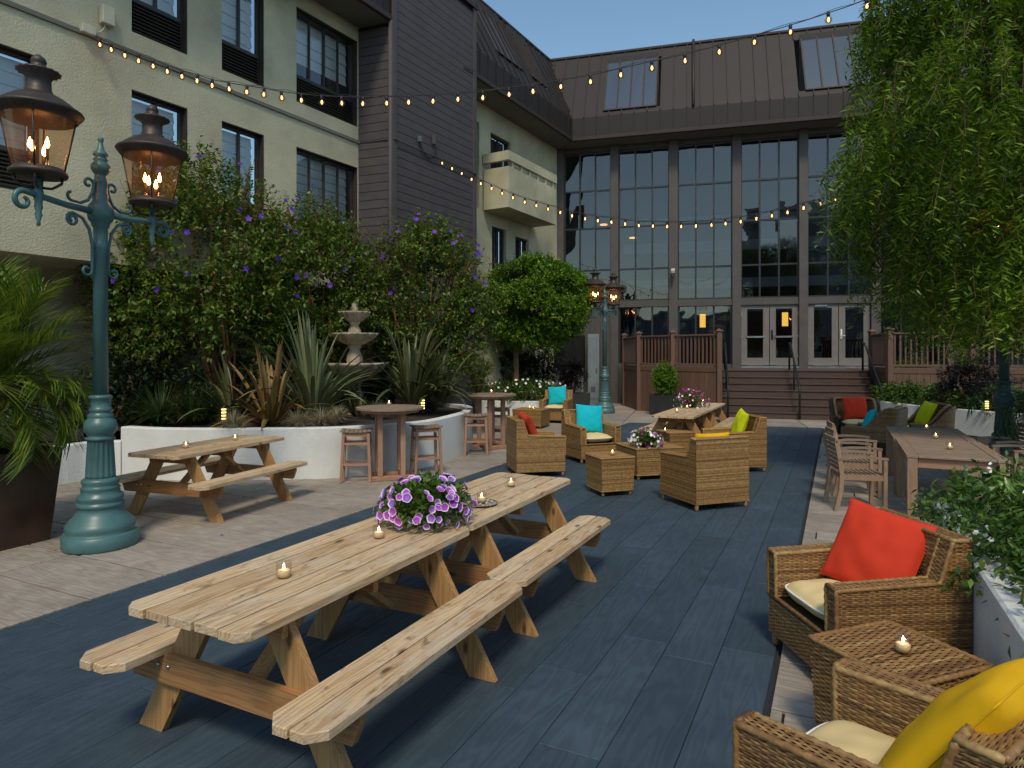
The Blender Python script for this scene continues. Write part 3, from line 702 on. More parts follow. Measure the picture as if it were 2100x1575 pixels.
for bi in range(len(cs) - 1):
    a, b = cs[bi][1], cs[bi + 1][0]
    m_ = MB(); m_.box(((a + b) / 2, .06, (ZT0 + ZR[0]) / 2), (b - a, .22, ZR[0] - ZT0)); m_.build('transom', M['column'], hall)
    fm = MB()
    for z in ZR[1:-1]: fm.box(((a + b) / 2, .10, z), (b - a, .07, .06))
    for z in (ZR[0] + .03, ZR[-1] - .03): fm.box(((a + b) / 2, .10, z), (b - a, .08, .06))
    for t in (1 / 3, 2 / 3): fm.box((a + (b - a) * t, .095, (ZR[0] + ZR[-1]) / 2), (.055, .07, ZR[-1] - ZR[0] - .12))
    for x in (a + .02, b - .02): fm.box((x, .10, (ZR[0] + ZR[-1]) / 2), (.04, .08, ZR[-1] - ZR[0] - .12))
    wf = fm.build('window_wall', M['mullion'], hall)
    for c in range(3):
        for r_ in range(4):
            x0 = a + (b - a) * c / 3; x1 = a + (b - a) * (c + 1) / 3; z0, z1 = ZR[r_], ZR[r_ + 1]
            t1, t2 = rnd.uniform(-.012, .012), rnd.uniform(-.012, .012)
            pn = MB(); pn.add([(x0, .11 + t1, z0), (x1, .11 - t1, z0), (x1, .11 - t1 + t2, z1), (x0, .11 + t1 + t2, z1)], [(0, 1, 2, 3)]); pn.build('pane', M['glass'], wf)
    if bi in (1, 2) or bi > 4:
        lf = MB()
        for t in (0, 1 / 3, 2 / 3, 1): lf.box((a + (b - a) * t + (.03 if t == 0 else -.03 if t == 1 else 0), .10, (1.5 + ZT0) / 2), (.06, .08, ZT0 - 1.5))
        lw = lf.build('lower_window', M['mullion'], hall)
        for c in range(3):
            x0 = a + (b - a) * c / 3; x1 = a + (b - a) * (c + 1) / 3
            pn = MB(); pn.add([(x0, .11, 1.5), (x1, .11, 1.5), (x1, .12, ZT0), (x0, .12, ZT0)], [(0, 1, 2, 3)]); pn.build('pane', M['glass'], lw)
        m_ = MB(); m_.box(((a + b) / 2, .08, .75), (b - a, .2, 1.5)); m_.build('plinth', M['column'], hall)
        cu = MB(); n = 26
        for i in range(n):
            xa = a + (b - a) * i / n; xb = a + (b - a) * (i + 1) / n
            if bi == 2 and i > 8: continue
            cu.add([(xa, .55 + .06 * (i % 2), 1.4), (xb, .55 + .06 * ((i + 1) % 2), 1.4), (xb, .55 + .06 * ((i + 1) % 2), ZT0), (xa, .55 + .06 * (i % 2), ZT0)], [(0, 1, 2, 3)])
        cu.build('curtain', M['curtain'], hall)
    elif bi == 0:
        m_ = MB(); m_.box(((a + b) / 2, .08, ZT0 / 2), (b - a, .14, ZT0)); pl = m_.build('siding_wall', M['column'], hall)
        for i in range(9):
            m_ = MB(); m_.box((a + (b - a) * (i + .5) / 9, -.002, ZT0 / 2), ((b - a) / 9 - .014, .03, ZT0 - .02)); m_.build('siding_panel', M['column'], pl)
    else:
        THR = 1.44
        m_ = MB(); m_.box(((a + b) / 2, .0, THR - .04), (b - a, .2, .07)); m_.build('threshold', M['chrome'], hall)
        m_ = MB(); m_.box(((a + b) / 2, .1, .7), (b - a, .14, 1.4)); m_.build('plinth', M['column'], hall)
        dw = (b - a) / 2
        for k in range(2):
            x0 = a + dw * k + .012; x1 = a + dw * (k + 1) - .012; st = .20
            d_ = MB(); zc = (THR + ZT0) / 2 + .01; hh = ZT0 - THR - .03
            d_.box((x0 + st / 2, .06, zc), (st, .06, hh)); d_.box((x1 - st / 2, .06, zc), (st, .06, hh))
            d_.box(((x0 + x1) / 2, .06, ZT0 - .08), (x1 - x0 - 2 * st, .06, .13)); d_.box(((x0 + x1) / 2, .06, THR + .15), (x1 - x0 - 2 * st, .06, .27))
            do = d_.build('door', M['doorframe'], hall)
            pn = MB(); pn.add([(x0 + st, .07, THR + .27), (x1 - st, .07, THR + .27), (x1 - st, .07, ZT0 - .13), (x0 + st, .07, ZT0 - .13)], [(0, 1, 2, 3)]); pn.build('pane', M['glass'], do)
            if bi == 3:
                h_ = MB(); h_.box(((x0 + x1) / 2, .0, 2.47), (x1 - x0 - 2 * st + .06, .05, .06), bev=.01); h_.build('push_bar', M['chrome'], do)
            if k == 1:
                h_ = MB(); h_.box((x0 + .07, .015, 2.55), (.06, .04, .34), bev=.01); h_.tube([(x0 + .07, .0, 2.5), (x0 + .07, -.05, 2.5), (x0 + .19, -.05, 2.5)], .012, 6); h_.build('handle', M['blackmetal' if bi == 3 else 'white_paint'], do)
            if bi == 4 and k == 0:
                h_ = MB(); h_.box((x0 + .42, .01, ZT0 - .07), (.42, .06, .07), bev=.01); h_.build('closer', M['chrome'], do)
            hg = MB()
            for z in (1.75, 2.5, 3.3): hg.box((x0 + .012 if k == 0 else x1 - .012, .022, z), (.025, .03, .13))
            hg.build('hinge', M['chrome'], do)
# rooms behind the glass
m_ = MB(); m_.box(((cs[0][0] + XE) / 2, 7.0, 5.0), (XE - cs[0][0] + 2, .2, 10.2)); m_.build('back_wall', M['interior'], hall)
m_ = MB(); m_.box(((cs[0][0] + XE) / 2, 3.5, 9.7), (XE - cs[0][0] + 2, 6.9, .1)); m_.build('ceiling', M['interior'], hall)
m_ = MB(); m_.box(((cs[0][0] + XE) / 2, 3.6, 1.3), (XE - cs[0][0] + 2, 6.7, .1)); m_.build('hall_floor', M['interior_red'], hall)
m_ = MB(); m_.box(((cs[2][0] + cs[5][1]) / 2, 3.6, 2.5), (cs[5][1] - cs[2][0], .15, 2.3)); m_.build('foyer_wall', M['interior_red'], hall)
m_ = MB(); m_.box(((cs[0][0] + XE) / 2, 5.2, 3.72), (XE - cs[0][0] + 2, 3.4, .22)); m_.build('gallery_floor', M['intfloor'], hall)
for z, y in ((6.55, 4.9), (5.0, 5.6), (7.75, 5.4)):
    m_ = MB(); m_.box(((cs[1][0] + XE) / 2, y, z), (XE - cs[1][0], .3, .42)); m_.build('gallery_parapet', M['intfloor'], hall)
for px, py, y in ((1238, 314, .9), (1238, 460, 1.4), (1298, 487, 2.4)):
    s_ = FAC.sx(px, y); z = HCAM + (HY - py) * FAC.pt(s_, y).y / F
    m_ = MB(); m_.lathe([(.15, -.03), (.15, 0)], 14, (s_, y, z)); m_.build('downlight', M['downlight'], hall)
for px, py in ((1441, 658), (1610, 655)):
    s_ = FAC.sx(px, .75); z = HCAM + (HY - py) * FAC.pt(s_, .75).y / F
    m_ = MB(); m_.lathe([(.10, -.27), (.105, -.25), (.105, .25), (.10, .27)], 14, (s_, .75, z)); o = m_.build('pendant_lamp', M['sconce'], hall)
    m_ = MB(); m_.tube([(s_, .75, z + .27), (s_, .75, 3.75)], .012, 6); m_.lathe([(.115, .25), (.115, .275), (.03, .30)], 14, (s_, .75, z)); m_.lathe([(.115, -.275), (.115, -.25)], 14, (s_, .75, z)); m_.build('lamp_fitting', M['blackmetal'], o)
SK1 = (FAC.sx(1238, -.8), FAC.sx(1345, -.8)); SK2 = (FAC.sx(1653, -.8), FAC.sx(1792, -.8))
mansard(hall, CE[1] - 1.4, XE + 3, 1, [SK1 + (.07, .86), SK2 + (.08, .86)])
t = MB(); s_ = FAC.sx(1422, -.9); t.tube([(s_, -OV - .06, FT + .05), (s_ + .0, -OV + SB - .1, RZ + .1)], .05, 8); t.build('vent_pipe', M['trim'], hall)
camx = FAC.sx(1379, -.3); camz = HCAM + (HY - 556) * FAC.pt(camx, -.3).y / F
t = MB(); t.tube([(camx, -.14, camz - .15), (camx, -.26, camz - .12)], .03, 8); t.box((camx + .02, -.36, camz), (.14, .34, .13), Matrix.Rotation(R(18), 3, 'X'), .02); o = t.build('security_camera', M['box_cream'], None, FAC.O, (0, 0, FAC.a)); tag(o, 'small white security camera on second glass hall column', 'camera')
# ================================================================ DECK, STAIRS, RAILS
def V2(p): return Vector((p[0], p[1], 0))
DZ, RT = 1.36, 2.46
A_, B_, C_, D_ = Vector((4.05, 23.75, 0)), Vector((4.17, 21.65, 0)), Vector((5.03, 20.6, 0)), Vector((6.10, 19.4, 0))
E_ = D_ + FAC.ey * 1.9
def deck(name, label, path, floor_poly):
    t = thing(name, label, 'deck', (path[0].x, path[0].y, 0)); o0 = path[0]
    L = lambda p, z=0: Vector((p.x - o0.x, p.y - o0.y, z))
    f = MB(); f.prism([(p.x - o0.x, p.y - o0.y) for p in floor_poly], DZ - .06, DZ); f.build('deck_floor', M['cedar'], t)
    for p in path:
        m_ = MB(); m_.box(L(p, (RT + .06) / 2), (.15, .15, RT + .06), bev=.008); po = m_.build('post', M['cedar'], t)
        m_ = MB(); m_.box(L(p, RT + .08), (.21, .21, .045), bev=.01); m_.add([L(p, RT + .16)] + [L(p, RT + .1) + Vector((a * .09, b * .09, 0)) for a, b in ((-1, -1), (1, -1), (1, 1), (-1, 1))], [(0, 1, 2), (0, 2, 3), (0, 3, 4), (0, 4, 1)]); m_.build('post_cap', M['cedar'], po)
    bal = MB(); bal.box((0, 0, (DZ + .2 + RT - .05) / 2), (.042, .042, RT - .05 - DZ - .2)); bme = bal.mesh('baluster', M['cedar'])
    for p, q in zip(path, path[1:]):
        d = q - p; n = d.normalized(); ln = d.length; ang = math.atan2(d.y, d.x)
        a, b = p + n * .08, q - n * .08
        for nm, z, w_, h_ in (('top_rail', RT - .03, .11, .05), ('bottom_rail', DZ + .18, .07, .06), ('trim_board', DZ + .04, .06, .16)):
            m_ = MB(); m_.bar(L(a, z), L(b, z), w_, h_, bev=.006); m_.build(nm, M['cedar'], t)
        nb_ = max(2, int(ln / .125))
        for i in range(1, nb_): link('baluster', bme, t, L(p + d * (i / nb_)), (0, 0, ang))
        ns = max(1, int(ln / .16)); sw = ln / ns
        sm_ = MB(); sm_.box((0, 0, (DZ - .05) / 2), (sw - .008, .03, DZ - .05)); sme = sm_.mesh('skirt_board', M['cedar'])
        for i in range(ns): link('skirt_board', sme, t, L(p + d * ((i + .5) / ns)), (0, 0, ang))
    return t
deck('wooden_deck', 'curved reddish cedar deck with railing left of the entrance stairs', [A_, B_, C_, D_, E_], [A_, B_, C_, D_, E_, FAC.pt(FAC.loc(E_)[0], -.2), FAC.pt(FAC.loc(A_)[0], -.2)])
SX0 = FAC.loc(D_)[0] + .1; SX1 = FAC.sx(1816, -4.85)
rp = [FAC.pt(SX1 + .12, -2.9), FAC.pt(SX1 + .12, -4.75), FAC.pt(SX1 + 2.1, -4.75), FAC.pt(SX1 + 4.2, -4.75)]
deck('wooden_deck', 'reddish cedar deck with railing right of the entrance stairs behind bushes', rp, rp + [FAC.pt(SX1 + 4.2, -.2), FAC.pt(SX1 + .12, -.2)])
st = thing('entrance_stairs', 'wide brown timber stairs rising to the double doors', 'stairs', FAC.pt(SX0, -4.85), FAC.a)
sw_ = SX1 - SX0; RI = DZ / 7
for i in range(7):
    y = .30 * i; z = RI * (i + 1)
    m_ = MB(); m_.box((sw_ / 2, y + .012, z - RI / 2 - .02), (sw_ - .02, .024, RI - .045)); m_.build('riser', M['cedarX'], st)
    if i < 6:
        for k in range(2):
            m_ = MB(); m_.box((sw_ / 2, y - .03 + .155 * (k + .5) + (.012 if k else 0), z - .018), (sw_, .150, .036), bev=.005); m_.build('tread', M['cedarX'], st)
n = 20
for k in range(n):
    m_ = MB(); w_ = (4.85 - 1.8 - .12 + .03) / n; m_.box((sw_ / 2, 1.77 + w_ * (k + .5), DZ - .018), (sw_, w_ - .006, .036), bev=.004); m_.build('landing_board', M['cedarX'], st)
def handrail(sx_, label, top=True):
    t = thing('handrail', label, 'handrail', FAC.pt(sx_, -4.85), FAC.a, 'black handrails on the entrance stairs')
    m_ = MB(); h = .92
    m_.tube([(0, -.1, 0), (0, -.1, h - .05), (0, -.06, h), (0, 1.75, h + DZ - .12), (0, 1.95, h + DZ - .08), (0, 2.0, h + DZ - .14), (0, 2.0, DZ)], .031, 8); m_.build('rail', M['blackmetal'], t)
    m_ = MB(); m_.tube([(0, 1.0, RI * 4 - .01), (0, 1.0, h + DZ * .56)], .024, 8); m_.build('baluster', M['blackmetal'], t)
handrail(.14 + SX0, 'black metal handrail at the left edge of the entrance stairs')
handrail(FAC.sx(1640, -4.95), 'black metal handrail in the middle of the entrance stairs')
handrail(SX1 - .12, 'black metal handrail at the right edge of the entrance stairs')

# ================================================================ PLANTER WALLS
def catmull(pts, k=6):
    pts = [Vector(p) for p in pts]; out = []
    for i in range(len(pts) - 1):
        p0 = pts[max(i - 1, 0)]; p1 = pts[i]; p2 = pts[i + 1]; p3 = pts[min(i + 2, len(pts) - 1)]
        for j in range(k):
            t = j / k
            out.append(.5 * ((2 * p1) + (p2 - p0) * t + (2 * p0 - 5 * p1 + 4 * p2 - p3) * t * t + (3 * p1 - p0 - 3 * p2 + p3) * t ** 3))
    out.append(pts[-1]); return out
def planter(label, path, h, thick, soil_extra=None, smooth=True, soil_z=None, side=1):
    path = [V2(p) for p in path]
    if smooth: path = catmull(path, 6)
    o0 = path[0]; t = thing('planter_wall', label, 'planter', (o0.x, o0.y, 0)); n = len(path); inner = []
    for i, p in enumerate(path):
        d = (path[min(i + 1, n - 1)] - path[max(i - 1, 0)]).normalized(); nv = Vector((-d.y, d.x, 0)) * side
        inner.append(p + nv * thick)
    vs = []
    c = .014
    for p, q in zip(path, inner):
        a, b = p - o0, q - o0; m_ = (b - a).normalized()
        vs += [(a.x, a.y, 0), (a.x, a.y, h - c), (a.x + m_.x * c, a.y + m_.y * c, h), (b.x - m_.x * c, b.y - m_.y * c, h), (b.x, b.y, h - c), (b.x, b.y, 0)]
    fs = []
    for i in range(n - 1):
        for k in range(5): fs.append((i * 6 + k, i * 6 + k + 1, (i + 1) * 6 + k + 1, (i + 1) * 6 + k))
    fs += [(0, 1, 2, 3, 4, 5), tuple((n - 1) * 6 + k for k in range(6))[::-1]]
    w_ = MB(); w_.add(vs, fs); w_.build('wall', M['white_wall'], t)
    if soil_extra:
        sz = soil_z or h - .08; poly = [p - o0 for p in inner] + [V2(p) - o0 for p in soil_extra]
        s_ = MB(); s_.add([(p.x, p.y, sz) for p in poly], [tuple(range(len(poly)))]); so = s_.build('soil', M['soil'], t)
    return t
LP = [G(248, 978), G(330, 984), G(450, 985), G(611, 983), G(694, 980), G(790, 971), G(886, 956), G(951, 931), (-.80, 13.1), (-.86, 13.9), (-1.2, 14.6), (-1.9, 15.1)]
planter('long curved white planter wall with grasses, flax and fountain behind picnic table', LP, .76, .17, [WNG.pt(-11, -1.1), WNG.pt(-12.5, -.1), WNG.pt(-18, 1.6), WNG.pt(-19.5, .6), (-7.2, 10.2)], side=1)
planter('low white planter wall behind the near lamp post', [(-8.0, 9.0), G(60, 1003), G(129, 993), G(190, 982), G(247, 979)], .55, .16, [(-6.0, 10.6), (-8, 10.4)], side=1)
RY = -.66
planter('white planter wall with jasmine beside the red pillow armchair', [STR.pt(-2.2, RY), STR.pt(1, RY), STR.pt(3, RY), STR.pt(4.6, RY), STR.pt(5.93, RY), STR.pt(5.94, RY - .9), STR.pt(5.96, RY - 3.2)], .74, .17, [STR.pt(-2.2, RY - 3.2)], False, .62, side=-1)
planter('curved white planter wall behind the lime pillow chair', [(12.0, 19.3), (10.9, 19.1), (10.15, 18.4), (9.95, 17.5), (10.05, 16.6), (10.3, 15.6), (10.7, 14.5), (11.2, 13.3), (12.1, 12.2), (13.6, 11.2), (16, 10.2)], .58, .17, [(18, 12), (17, 18), (14, 20)], True, .5, side=1)
planter('low white planter wall under the round clipped tree', [(-1.5, 21.2), (-1.25, 20.3), (-.5, 19.95), (.9, 19.85), (1.15, 20.4), (1.2, 21.6)], .44, .15, [(1.25, 23.4), (.4, 22.6), (-1.0, 20.9 + 1.0)], True, .38, side=1)

# ================================================================ FURNITURE BUILDERS
def board(L, w_, t, clip=0.0, clip_side=0, bev=.004):
    """board along x, centred, optional clipped corners on +y (1), -y (-1) or both (2)"""
    m_ = MB(); x, y, z = L / 2, w_ / 2, t / 2
    if not clip: return m_.box((0, 0, 0), (L, w_, t), bev=bev)
    pts = []
    for (sx_, sy_) in ((-1, -1), (1, -1), (1, 1), (-1, 1)):
        cl = clip if (clip_side == 2 or sy_ == clip_side) else bev
        a, b = (sx_ * (x - cl), sy_ * y), (sx_ * x, sy_ * (y - cl))
        pts += [b, a] if (sx_, sy_) in ((-1, -1), (1, 1)) else [a, b]
    n = len(pts); e = bev; zt = [(p[0], p[1], -z) for p in pts] + [(p[0], p[1], z - e) for p in pts] + [(p[0] * (1 - e / x), p[1] * (1 - e / y), z) for p in pts]
    fs = [tuple(range(n))[::-1], tuple(range(2 * n, 3 * n))]
    for i in range(n):
        j = (i + 1) % n; fs += [(i, j, n + j, n + i), (n + i, n + j, 2 * n + j, 2 * n + i)]
    return m_.add(zt, fs)
PT = {}
def picnic_table(loc, rz, label, group='pine picnic tables'):
    if not PT:
        L = 1.80
        PT['top'] = board(L, .1375, .038, bev=.002).mesh('tabletop_board', M['pine']); PT['topL'] = board(L, .1375, .038, .045, 1, .002).mesh('tabletop_board', M['pine']); PT['topR'] = board(L, .1375, .038, .045, -1, .002).mesh('tabletop_board', M['pine'])
        PT['bL'] = board(L, .1375, .038, .065, 1).mesh('bench_board', M['pine']); PT['bR'] = board(L, .1375, .038, .065, -1).mesh('bench_board', M['pine'])
        ll = math.hypot(.42, .72)
        lg = MB(); w_ = .07
        # leg: parallelogram cut square to floor and top; x along slope direction in local yz
        lg.add([(-.019, -.62 - .085, 0), (.019, -.62 - .085, 0), (.019, -.62 + .085, 0), (-.019, -.62 + .085, 0), (-.019, -.20 - .085, .720), (.019, -.20 - .085, .720), (.019, -.20 + .085, .720), (-.019, -.20 + .085, .720)],
               [(0, 3, 2, 1), (4, 5, 6, 7), (0, 1, 5, 4), (1, 2, 6, 5), (2, 3, 7, 6), (3, 0, 4, 7)])
        PT['leg'] = lg.mesh('leg', M['pine_leg'])
        cb = MB(); cb.prism([(-.73, .03), (-.69, -.07), (.69, -.07), (.73, .03), (.73, .07), (-.73, .07)], -.019, .019, Matrix(((0, 0, 1), (1, 0, 0), (0, 1, 0)))); PT['cross'] = cb.mesh('cross_beam', M['pine_beam'])
        cl = MB(); cl.box((0, 0, 0), (.04, .62, .09), bev=.004); PT['cleat'] = cl.mesh('cleat', M['pine_beam'])
        br = MB(); br.bar((0, 0, 0), (.46, 0, -.36), .085, .038, bev=.003); PT['brace'] = br.mesh('brace', M['pine_leg'])
        bo = MB(); bo.lathe([(.011, 0), (.011, .006), (.004, .009)], 8); PT['bolt'] = bo.mesh('bolt', M['chrome'])
    t = thing('picnic_table', label, 'picnic table', loc, rz, group)
    for i in range(5): link('tabletop_board', PT['top' if 0 < i < 4 else ('topL' if i == 4 else 'topR')], t, (rnd.uniform(-.006, .006), (i - 2) * .150, .741 + rnd.uniform(-.001, .001)))
    for s_ in (-1, 1):
        link('bench_board', PT['bR' if s_ < 0 else 'bL'], t, (rnd.uniform(-.006, .006), s_ * .675, .435)); link('bench_board', PT['bL' if s_ < 0 else 'bR'], t, (rnd.uniform(-.006, .006), s_ * .526, .435))
        x = s_ * .58
        link('leg', PT['leg'], t, (x, 0, 0)); link('leg', PT['leg'], t, (x, 0, 0), (0, 0, math.pi))
        link('cross_beam', PT['cross'], t, (x + s_ * .0395, 0, .345)); link('cleat', PT['cleat'], t, (x + s_ * .0405, 0, .676)); link('brace', PT['brace'], t, (s_ * .04, 0, .70), (0, 0, 0 if s_ > 0 else math.pi))
        for yy in (-.50, -.43, .43, .50): link('bolt', PT['bolt'], t, (x + s_ * .0585, yy, .36), (0, R(90) * s_, 0))
    link('cleat', PT['cleat'], t, (0, 0, .676))
    return t
TA = R(90) - R(26.5); tu = Vector((math.sin(R(26.5)), math.cos(R(26.5)), 0)); tv = Vector((tu.y, -tu.x, 0))
n0 = Vector((-1.38, 2.73, 0))
picnic_table(n0 + tu * .90, TA, 'nearest pine picnic table, in front, with two candles')
picnic_table(n0 + tu * 2.71 - tv * .035, TA, 'pine picnic table behind the nearest, bearing purple petunias at its near end')
picnic_table(Vector((-3.64, 8.02, 0)), R(90 - 19.5), 'pine picnic table by the curved white planter wall')
n1 = Vector((2.83, 11.65, 0)); picnic_table(n1 + tu * .9, TA, 'nearer of two end to end picnic tables before the stairs'); picnic_table(n1 + tu * 2.72, TA, 'farther of two end to end picnic tables before the stairs')

def bar_table(loc, rz, label):
    t = thing('bar_table', label, 'bar table', loc, rz, 'round teak bar tables')
    r_ = .50; H_ = 1.07
    for i in range(8):
        a, b = -r_ + i * r_ / 4 + .003, -r_ + (i + 1) * r_ / 4 - .003; pts = []
        for k in range(7):
            y = a + (b - a) * k / 6; pts.append((math.sqrt(max(0, r_ * r_ - y * y)), y))
        pts = pts + [(-x, y) for x, y in pts[::-1]]
        m_ = MB(); m_.prism(pts, H_ - .03, H_); m_.build('tabletop_slat', M['teak'], t)
    m_ = MB(); m_.lathe([(.40, H_ - .075), (.43, H_ - .075), (.43, H_ - .031), (.40, H_ - .031)], 28, smooth=False); m_.build('apron', M['teak_red'], t)
    for a in range(4):
        x, y = .235 * math.cos(R(45 + 90 * a)), .235 * math.sin(R(45 + 90 * a))
        m_ = MB(); m_.box((x, y, (H_ - .03) / 2 + .035), (.075, .075, H_ - .03 - .07), bev=.006); m_.build('leg', M['teak_redZ'], t)
    for s_ in (-1, 1):
        m_ = MB(); m_.box((0, s_ * .166, .035), (.62, .09, .07), bev=.008); m_.build('base_beam', M['teak_red'], t)
        m_ = MB(); m_.box((s_ * .166, 0, .10), (.07, .26, .06), bev=.006); m_.build('base_beam', M['teak_red'], t)
    return t
bar_table(Vector(((800 - CX) / F * 9.85, 9.85, 0)), R(18), 'round teak bar table in front of the white planter wall')
bar_table(Vector(((1007 - CX) / F * 13.0, 13.0, 0)), R(40), 'farther round teak bar table past the planter wall end')
ST = []
def stool(loc, rz, label):
    if ST: return dup(ST[0], loc, rz, label)
    t = thing('bar_stool', label, 'bar stool', loc, rz, 'teak bar stools'); H_ = .76; ST.append(t)
    for i in range(7):
        x = -.225 + .45 * (i + .5) / 7; zc = H_ - .02 + .02 * (abs(x) / .225) ** 2 - .01
        m_ = MB(); m_.box((x, 0, zc), (.45 / 7 - .006, .34, .024), Matrix.Rotation(-x * .35, 3, 'Y'), .004); m_.build('seat_slat', M['teak'], t)
    for sx_ in (-1, 1):
        for sy_ in (-1, 1):
            m_ = MB(); m_.bar((sx_ * .205, sy_ * .15, 0), (sx_ * .175, sy_ * .125, H_ - .04), .042, .042, up=(0, 1, 0), bev=.004); m_.build('leg', M['teak_redZ'], t)
    for s_ in (-1, 1):
        for z, w_ in ((.22, .032), (.56, .032), (H_ - .07, .05)):
            m_ = MB(); xx = .2 - z * .035; m_.bar((-xx, s_ * (.146 - z * .03), z + (.04 if z < .5 else 0)), (xx, s_ * (.146 - z * .03), z + (.04 if z < .5 else 0)), .022, w_); m_.build('stretcher', M['teak_red'], t)
            m_ = MB(); m_.bar((s_ * xx, -.14, z), (s_ * xx, .14, z), .022, w_); m_.build('stretcher', M['teak_red'], t)
    return t
stool(Vector((-2.28, 9.66, 0)), R(8), 'teak bar stool nearest the picnic table by the planter')
stool(Vector((-1.33, 10.2, 0)), R(22), 'teak bar stool right of the front bar table')
stool(Vector((-.665, 12.15, 0)), R(4), 'teak bar stool in front of the farther bar table')
stool(Vector((-.28, 13.75, 0)), R(-20), 'teak bar stool behind the farther bar table')

# dining tables and chairs
def dining_table(c, rz, label):
    t = thing('dining_table', label, 'dining table', c, rz, 'weathered teak dining tables'); L, W_, H_ = 1.63, .93, .75
    for s_ in (-1, 1):
        m_ = MB(); m_.box((0, s_ * (W_ / 2 - .055), H_ - .015), (L, .11, .03), bev=.003); m_.build('edge_board', M['teak'], t)
        m_ = MB(); m_.box((0, s_ * (W_ / 2 - .06), H_ - .085), (L - .18, .028, .10)); m_.build('apron', M['teak_red'], t)
        m_ = MB(); m_.box((s_ * (L / 2 - .06), 0, H_ - .085), (.028, W_ - .18, .10)); m_.build('apron', M['teak_red'], t)
    n = 15; w_ = L / n
    me = board(W_ - .22 - .006, w_ - .006, .026).mesh('tabletop_slat', M['teak'])
    for i in range(n): link('tabletop_slat', me, t, (-L / 2 + w_ * (i + .5), 0, H_ - .016), (0, 0, R(90)))
    for sx_ in (-1, 1):
        for sy_ in (-1, 1):
            m_ = MB(); m_.box((sx_ * (L / 2 - .055), sy_ * (W_ / 2 - .055), (H_ - .032) / 2), (.1, .1, H_ - .032), bev=.006); m_.build('leg', M['teakZ'], t)
    return t
DA = R(90) - R(26.4); du = Vector((math.sin(R(26.4)), math.cos(R(26.4)), 0)); dv = Vector((du.y, -du.x, 0))
dn = Vector((4.75, 7.02, 0))
dining_table(dn + du * .83, DA, 'nearer weathered teak dining table beside the jasmine'); dining_table(dn + du * 2.48 - dv * .02, DA, 'farther weathered teak dining table by the dark wicker chairs')
DC = []
def dining_chair(loc, rz, label):                     # faces +x
    if DC: return dup(DC[0], loc, rz, label)
    t = thing('dining_chair', label, 'dining chair', loc, rz, 'slatted teak dining armchairs'); DC.append(t)
    for s_ in (-1, 1):
        y = s_ * .25
        m_ = MB(); m_.box((.235, y, .31), (.045, .045, .62), bev=.005); m_.build('front_leg', M['teakZ'], t)
        m_ = MB(); pts = [(-.30, y, 0), (-.245, y, .25), (-.235, y, .44), (-.262, y, .64), (-.292, y, .83)]
        for a, b in zip(pts, pts[1:]): m_.bar(a, b, .04, .048, up=(1, 0, 0), bev=.0)
        m_.build('back_leg', M['teakZ'], t)
        m_ = MB(); pts = [(-.275, y, .615), (-.12, y, .640), (.06, y, .645), (.265, y, .630)]
        for a, b in zip(pts, pts[1:]): m_.bar(a, b, .055, .026)
        m_.build('armrest', M['teak'], t)
        m_ = MB(); m_.box((0, y, .405), (.44, .026, .06)); m_.build('seat_rail', M['teakZ'], t)
    for x in (-.22, .235):
        m_ = MB(); m_.box((x, 0, .405), (.026, .46, .06)); m_.build('seat_rail', M['teakZ'], t)
    for i in range(9):
        x = -.205 + i * .053; m_ = MB(); m_.box((x, 0, .44 - .012 * math.cos(x * 6)), (.036, .47, .014), bev=.003); m_.build('seat_slat', M['teak'], t)
    m_ = MB(); m_.bar((-.296, -.27, .835), (-.296, .27, .835), .03, .06, bev=.006); m_.build('top_rail', M['teak'], t)
    for i in range(6):
        z = .49 + i * .055; x = -.236 - max(0, z - .44) * .145; m_ = MB(); m_.bar((x, -.235, z), (x, .235, z), .016, .04, up=(.2, 0, 1)); m_.build('back_slat', M['teak'], t)
    return t
ch0 = Vector((4.18, 7.98, 0)); ca = math.atan2(-.27, .96)
for i, lb in enumerate(('nearest slatted teak armchair left of the dining table', 'middle of three slatted teak armchairs left of the dining table', 'farthest of three slatted teak armchairs left of the dining table')):
    dining_chair(ch0 + Vector((.39, .80, 0)) * i, ca + R(4 - 3 * i), lb)
for i, lb in enumerate(('slatted teak armchair right of the dining table, near the lamp post', 'slatted teak armchair behind the dining table, farther right')):
    dining_chair(Vector((6.62, 8.5, 0)) + Vector((.40, .86, 0)) * i, ca + math.pi + R(6), lb)

